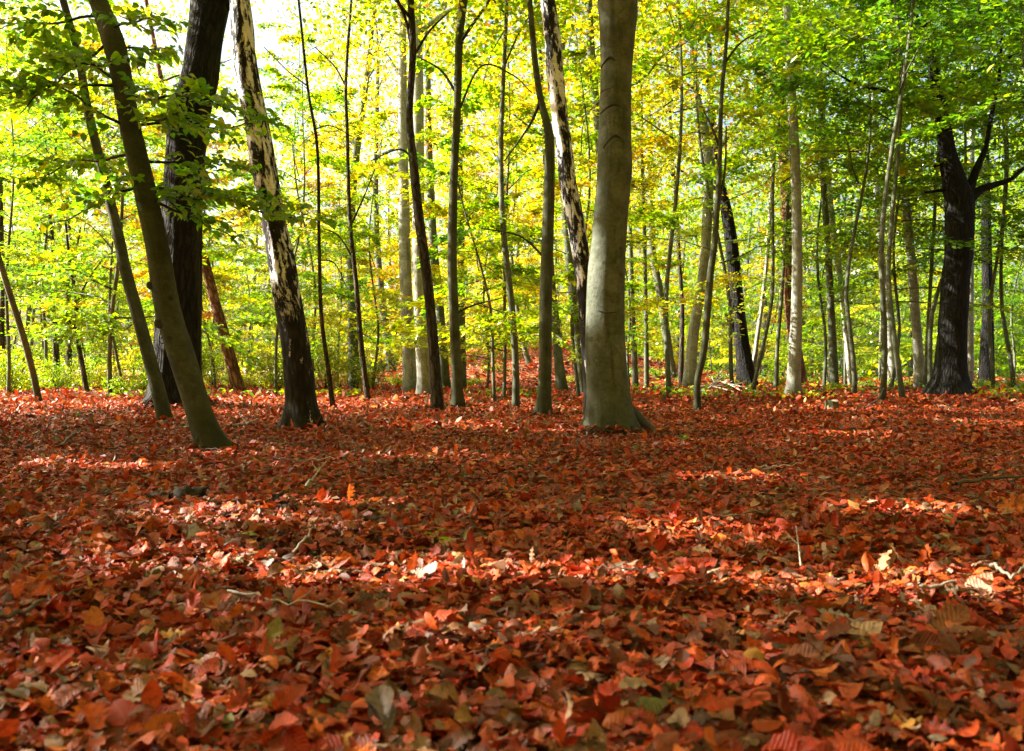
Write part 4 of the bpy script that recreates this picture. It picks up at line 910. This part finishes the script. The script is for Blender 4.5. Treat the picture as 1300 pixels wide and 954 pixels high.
PALE, GREY, ORG, RED, TAN, OLV, YEL, BRN = (.40, .31, .25), (.36, .33, .30), (.50, .13, .018), (.42, .05, .012), (.42, .27, .14), (.26, .22, .05), (.52, .36, .05), (.22, .07, .02)
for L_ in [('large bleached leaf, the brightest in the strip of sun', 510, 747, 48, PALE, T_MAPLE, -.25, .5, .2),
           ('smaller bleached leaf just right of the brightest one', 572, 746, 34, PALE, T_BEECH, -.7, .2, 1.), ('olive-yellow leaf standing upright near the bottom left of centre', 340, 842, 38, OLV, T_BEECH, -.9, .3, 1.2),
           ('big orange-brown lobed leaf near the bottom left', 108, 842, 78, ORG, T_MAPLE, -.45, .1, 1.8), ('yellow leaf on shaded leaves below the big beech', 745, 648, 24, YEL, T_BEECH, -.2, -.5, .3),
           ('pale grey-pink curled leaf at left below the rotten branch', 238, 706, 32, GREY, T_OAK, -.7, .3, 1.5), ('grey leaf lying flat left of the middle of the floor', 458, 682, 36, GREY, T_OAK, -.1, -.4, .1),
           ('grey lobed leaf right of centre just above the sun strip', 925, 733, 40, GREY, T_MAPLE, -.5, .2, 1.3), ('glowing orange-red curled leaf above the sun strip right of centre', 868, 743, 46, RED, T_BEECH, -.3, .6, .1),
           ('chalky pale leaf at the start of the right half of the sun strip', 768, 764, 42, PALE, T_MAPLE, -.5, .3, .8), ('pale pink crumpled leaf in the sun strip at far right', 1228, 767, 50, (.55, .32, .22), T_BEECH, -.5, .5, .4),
           ('light grey leaf on the shaded leaves below the sun strip at right', 1078, 809, 40, GREY, T_OAK, -.15, -.4, 2.9), ('broad orange leaf lying flat below the right sun strip', 1020, 799, 64, ORG, T_BEECH, -.1, -.45, .2),
           ('broad brown leaf near the lower right corner', 1186, 824, 70, BRN, T_OAK, -.3, .4, .5), ('tan folded leaf near the bottom right of centre', 1058, 842, 70, TAN, T_BEECH, -.25, .5, .15),
           ('orange leaf near the bottom in the middle', 530, 850, 64, ORG, T_OAK, -.3, .3, 2.4), ('small yellow leaf beyond the sunlit reddish twig', 346, 624, 14, YEL, T_BEECH, -.4, -.4, .6),
           ('brown-red big leaf left of the bottom middle', 210, 806, 62, RED, T_MAPLE, -.4, .2, 1.1), ('orange wavy leaf at the right edge above the sun strip', 1268, 668, 44, ORG, T_OAK, -.4, .5, .2)]:
    single_leaf(*L_)
def sprig(label, px, py, n, hpx, seed):
    c = ground_pt(px, py, .045); d = c[1]; h = hpx/F*d; r = np.random.default_rng(seed)
    root = empty('seedling', c); tag(root, label, 'seedling', 'green seedlings among the fallen leaves')
    v, f, b = tube_geo(wiggle((0, 0, -.02), (.1*h, 0, h), 7, .08, seed), np.linspace(.0022, .0012, 7), 6); link('stem', np_mesh('stem', v, f, [M_MOSS], attrs={'barkco': b}), root)
    for k in range(n):
        an = k*2.5+r.uniform(0, .8); p = np.array([[.1*h*(.6+.4*k/n), 0, h*(.6+.4*k/max(1, n-1))]])
        V, Fs, lc, nv = leaf_arrays(p, np.array([an]), np.array([r.uniform(-.35, .25)]), np.array([r.uniform(-.5, .5)]), h*r.uniform(.7, 1.1), T_BEECH, fold=np.array([.2]), bend=np.array([-.2]), r=r)
        o = link('leaf', np_mesh('leaf', V, Fs, [M_LEAF], attrs={'tint': np.full(nv, .5)}), root); o.color = (.38, 0, 0, 1)
sprig('bright green seedling with two round leaves above the sun strip', 552, 716, 3, 20, 1)
sprig('small yellow-green seedling at left, beside the sunlit leaf patch', 315, 710, 3, 14, 2)
sprig('small green sprout on the shaded leaves right of the big beech foot', 866, 577, 4, 12, 3)
sprig('tiny green sprout on the leaves near the left edge below the thin trees', 95, 538, 4, 9, 4)
sprig('little green sprout by the middle of the floor right of the dark twig', 517, 602, 4, 9, 5)

def loose_twigs():
    r = np.random.default_rng(61)
    for k in range(26):
        py = 540+270*r.uniform(0, 1)**1.3; px = r.uniform(20, 1280); L = r.uniform(.12, .38); d = d_of(py); an = r.uniform(-.9, .9)
        dx, dy = L*math.cos(an)*F/d/2, L*math.sin(an)*F*H/(d*d)/2; b = r.uniform(-4, 4)
        stick('fallen_twig', 'thin broken twig loose on the shaded fallen leaves', [(px-dx, py-dy), (px, py+b*.4), (px+dx, py+dy, r.uniform(0, .03))], r.uniform(.003, .006)*F/d, M_TWIG if r.uniform() < .9 else M_PALETWIG, 'loose twigs on the leaf floor', cat='twig')
loose_twigs()
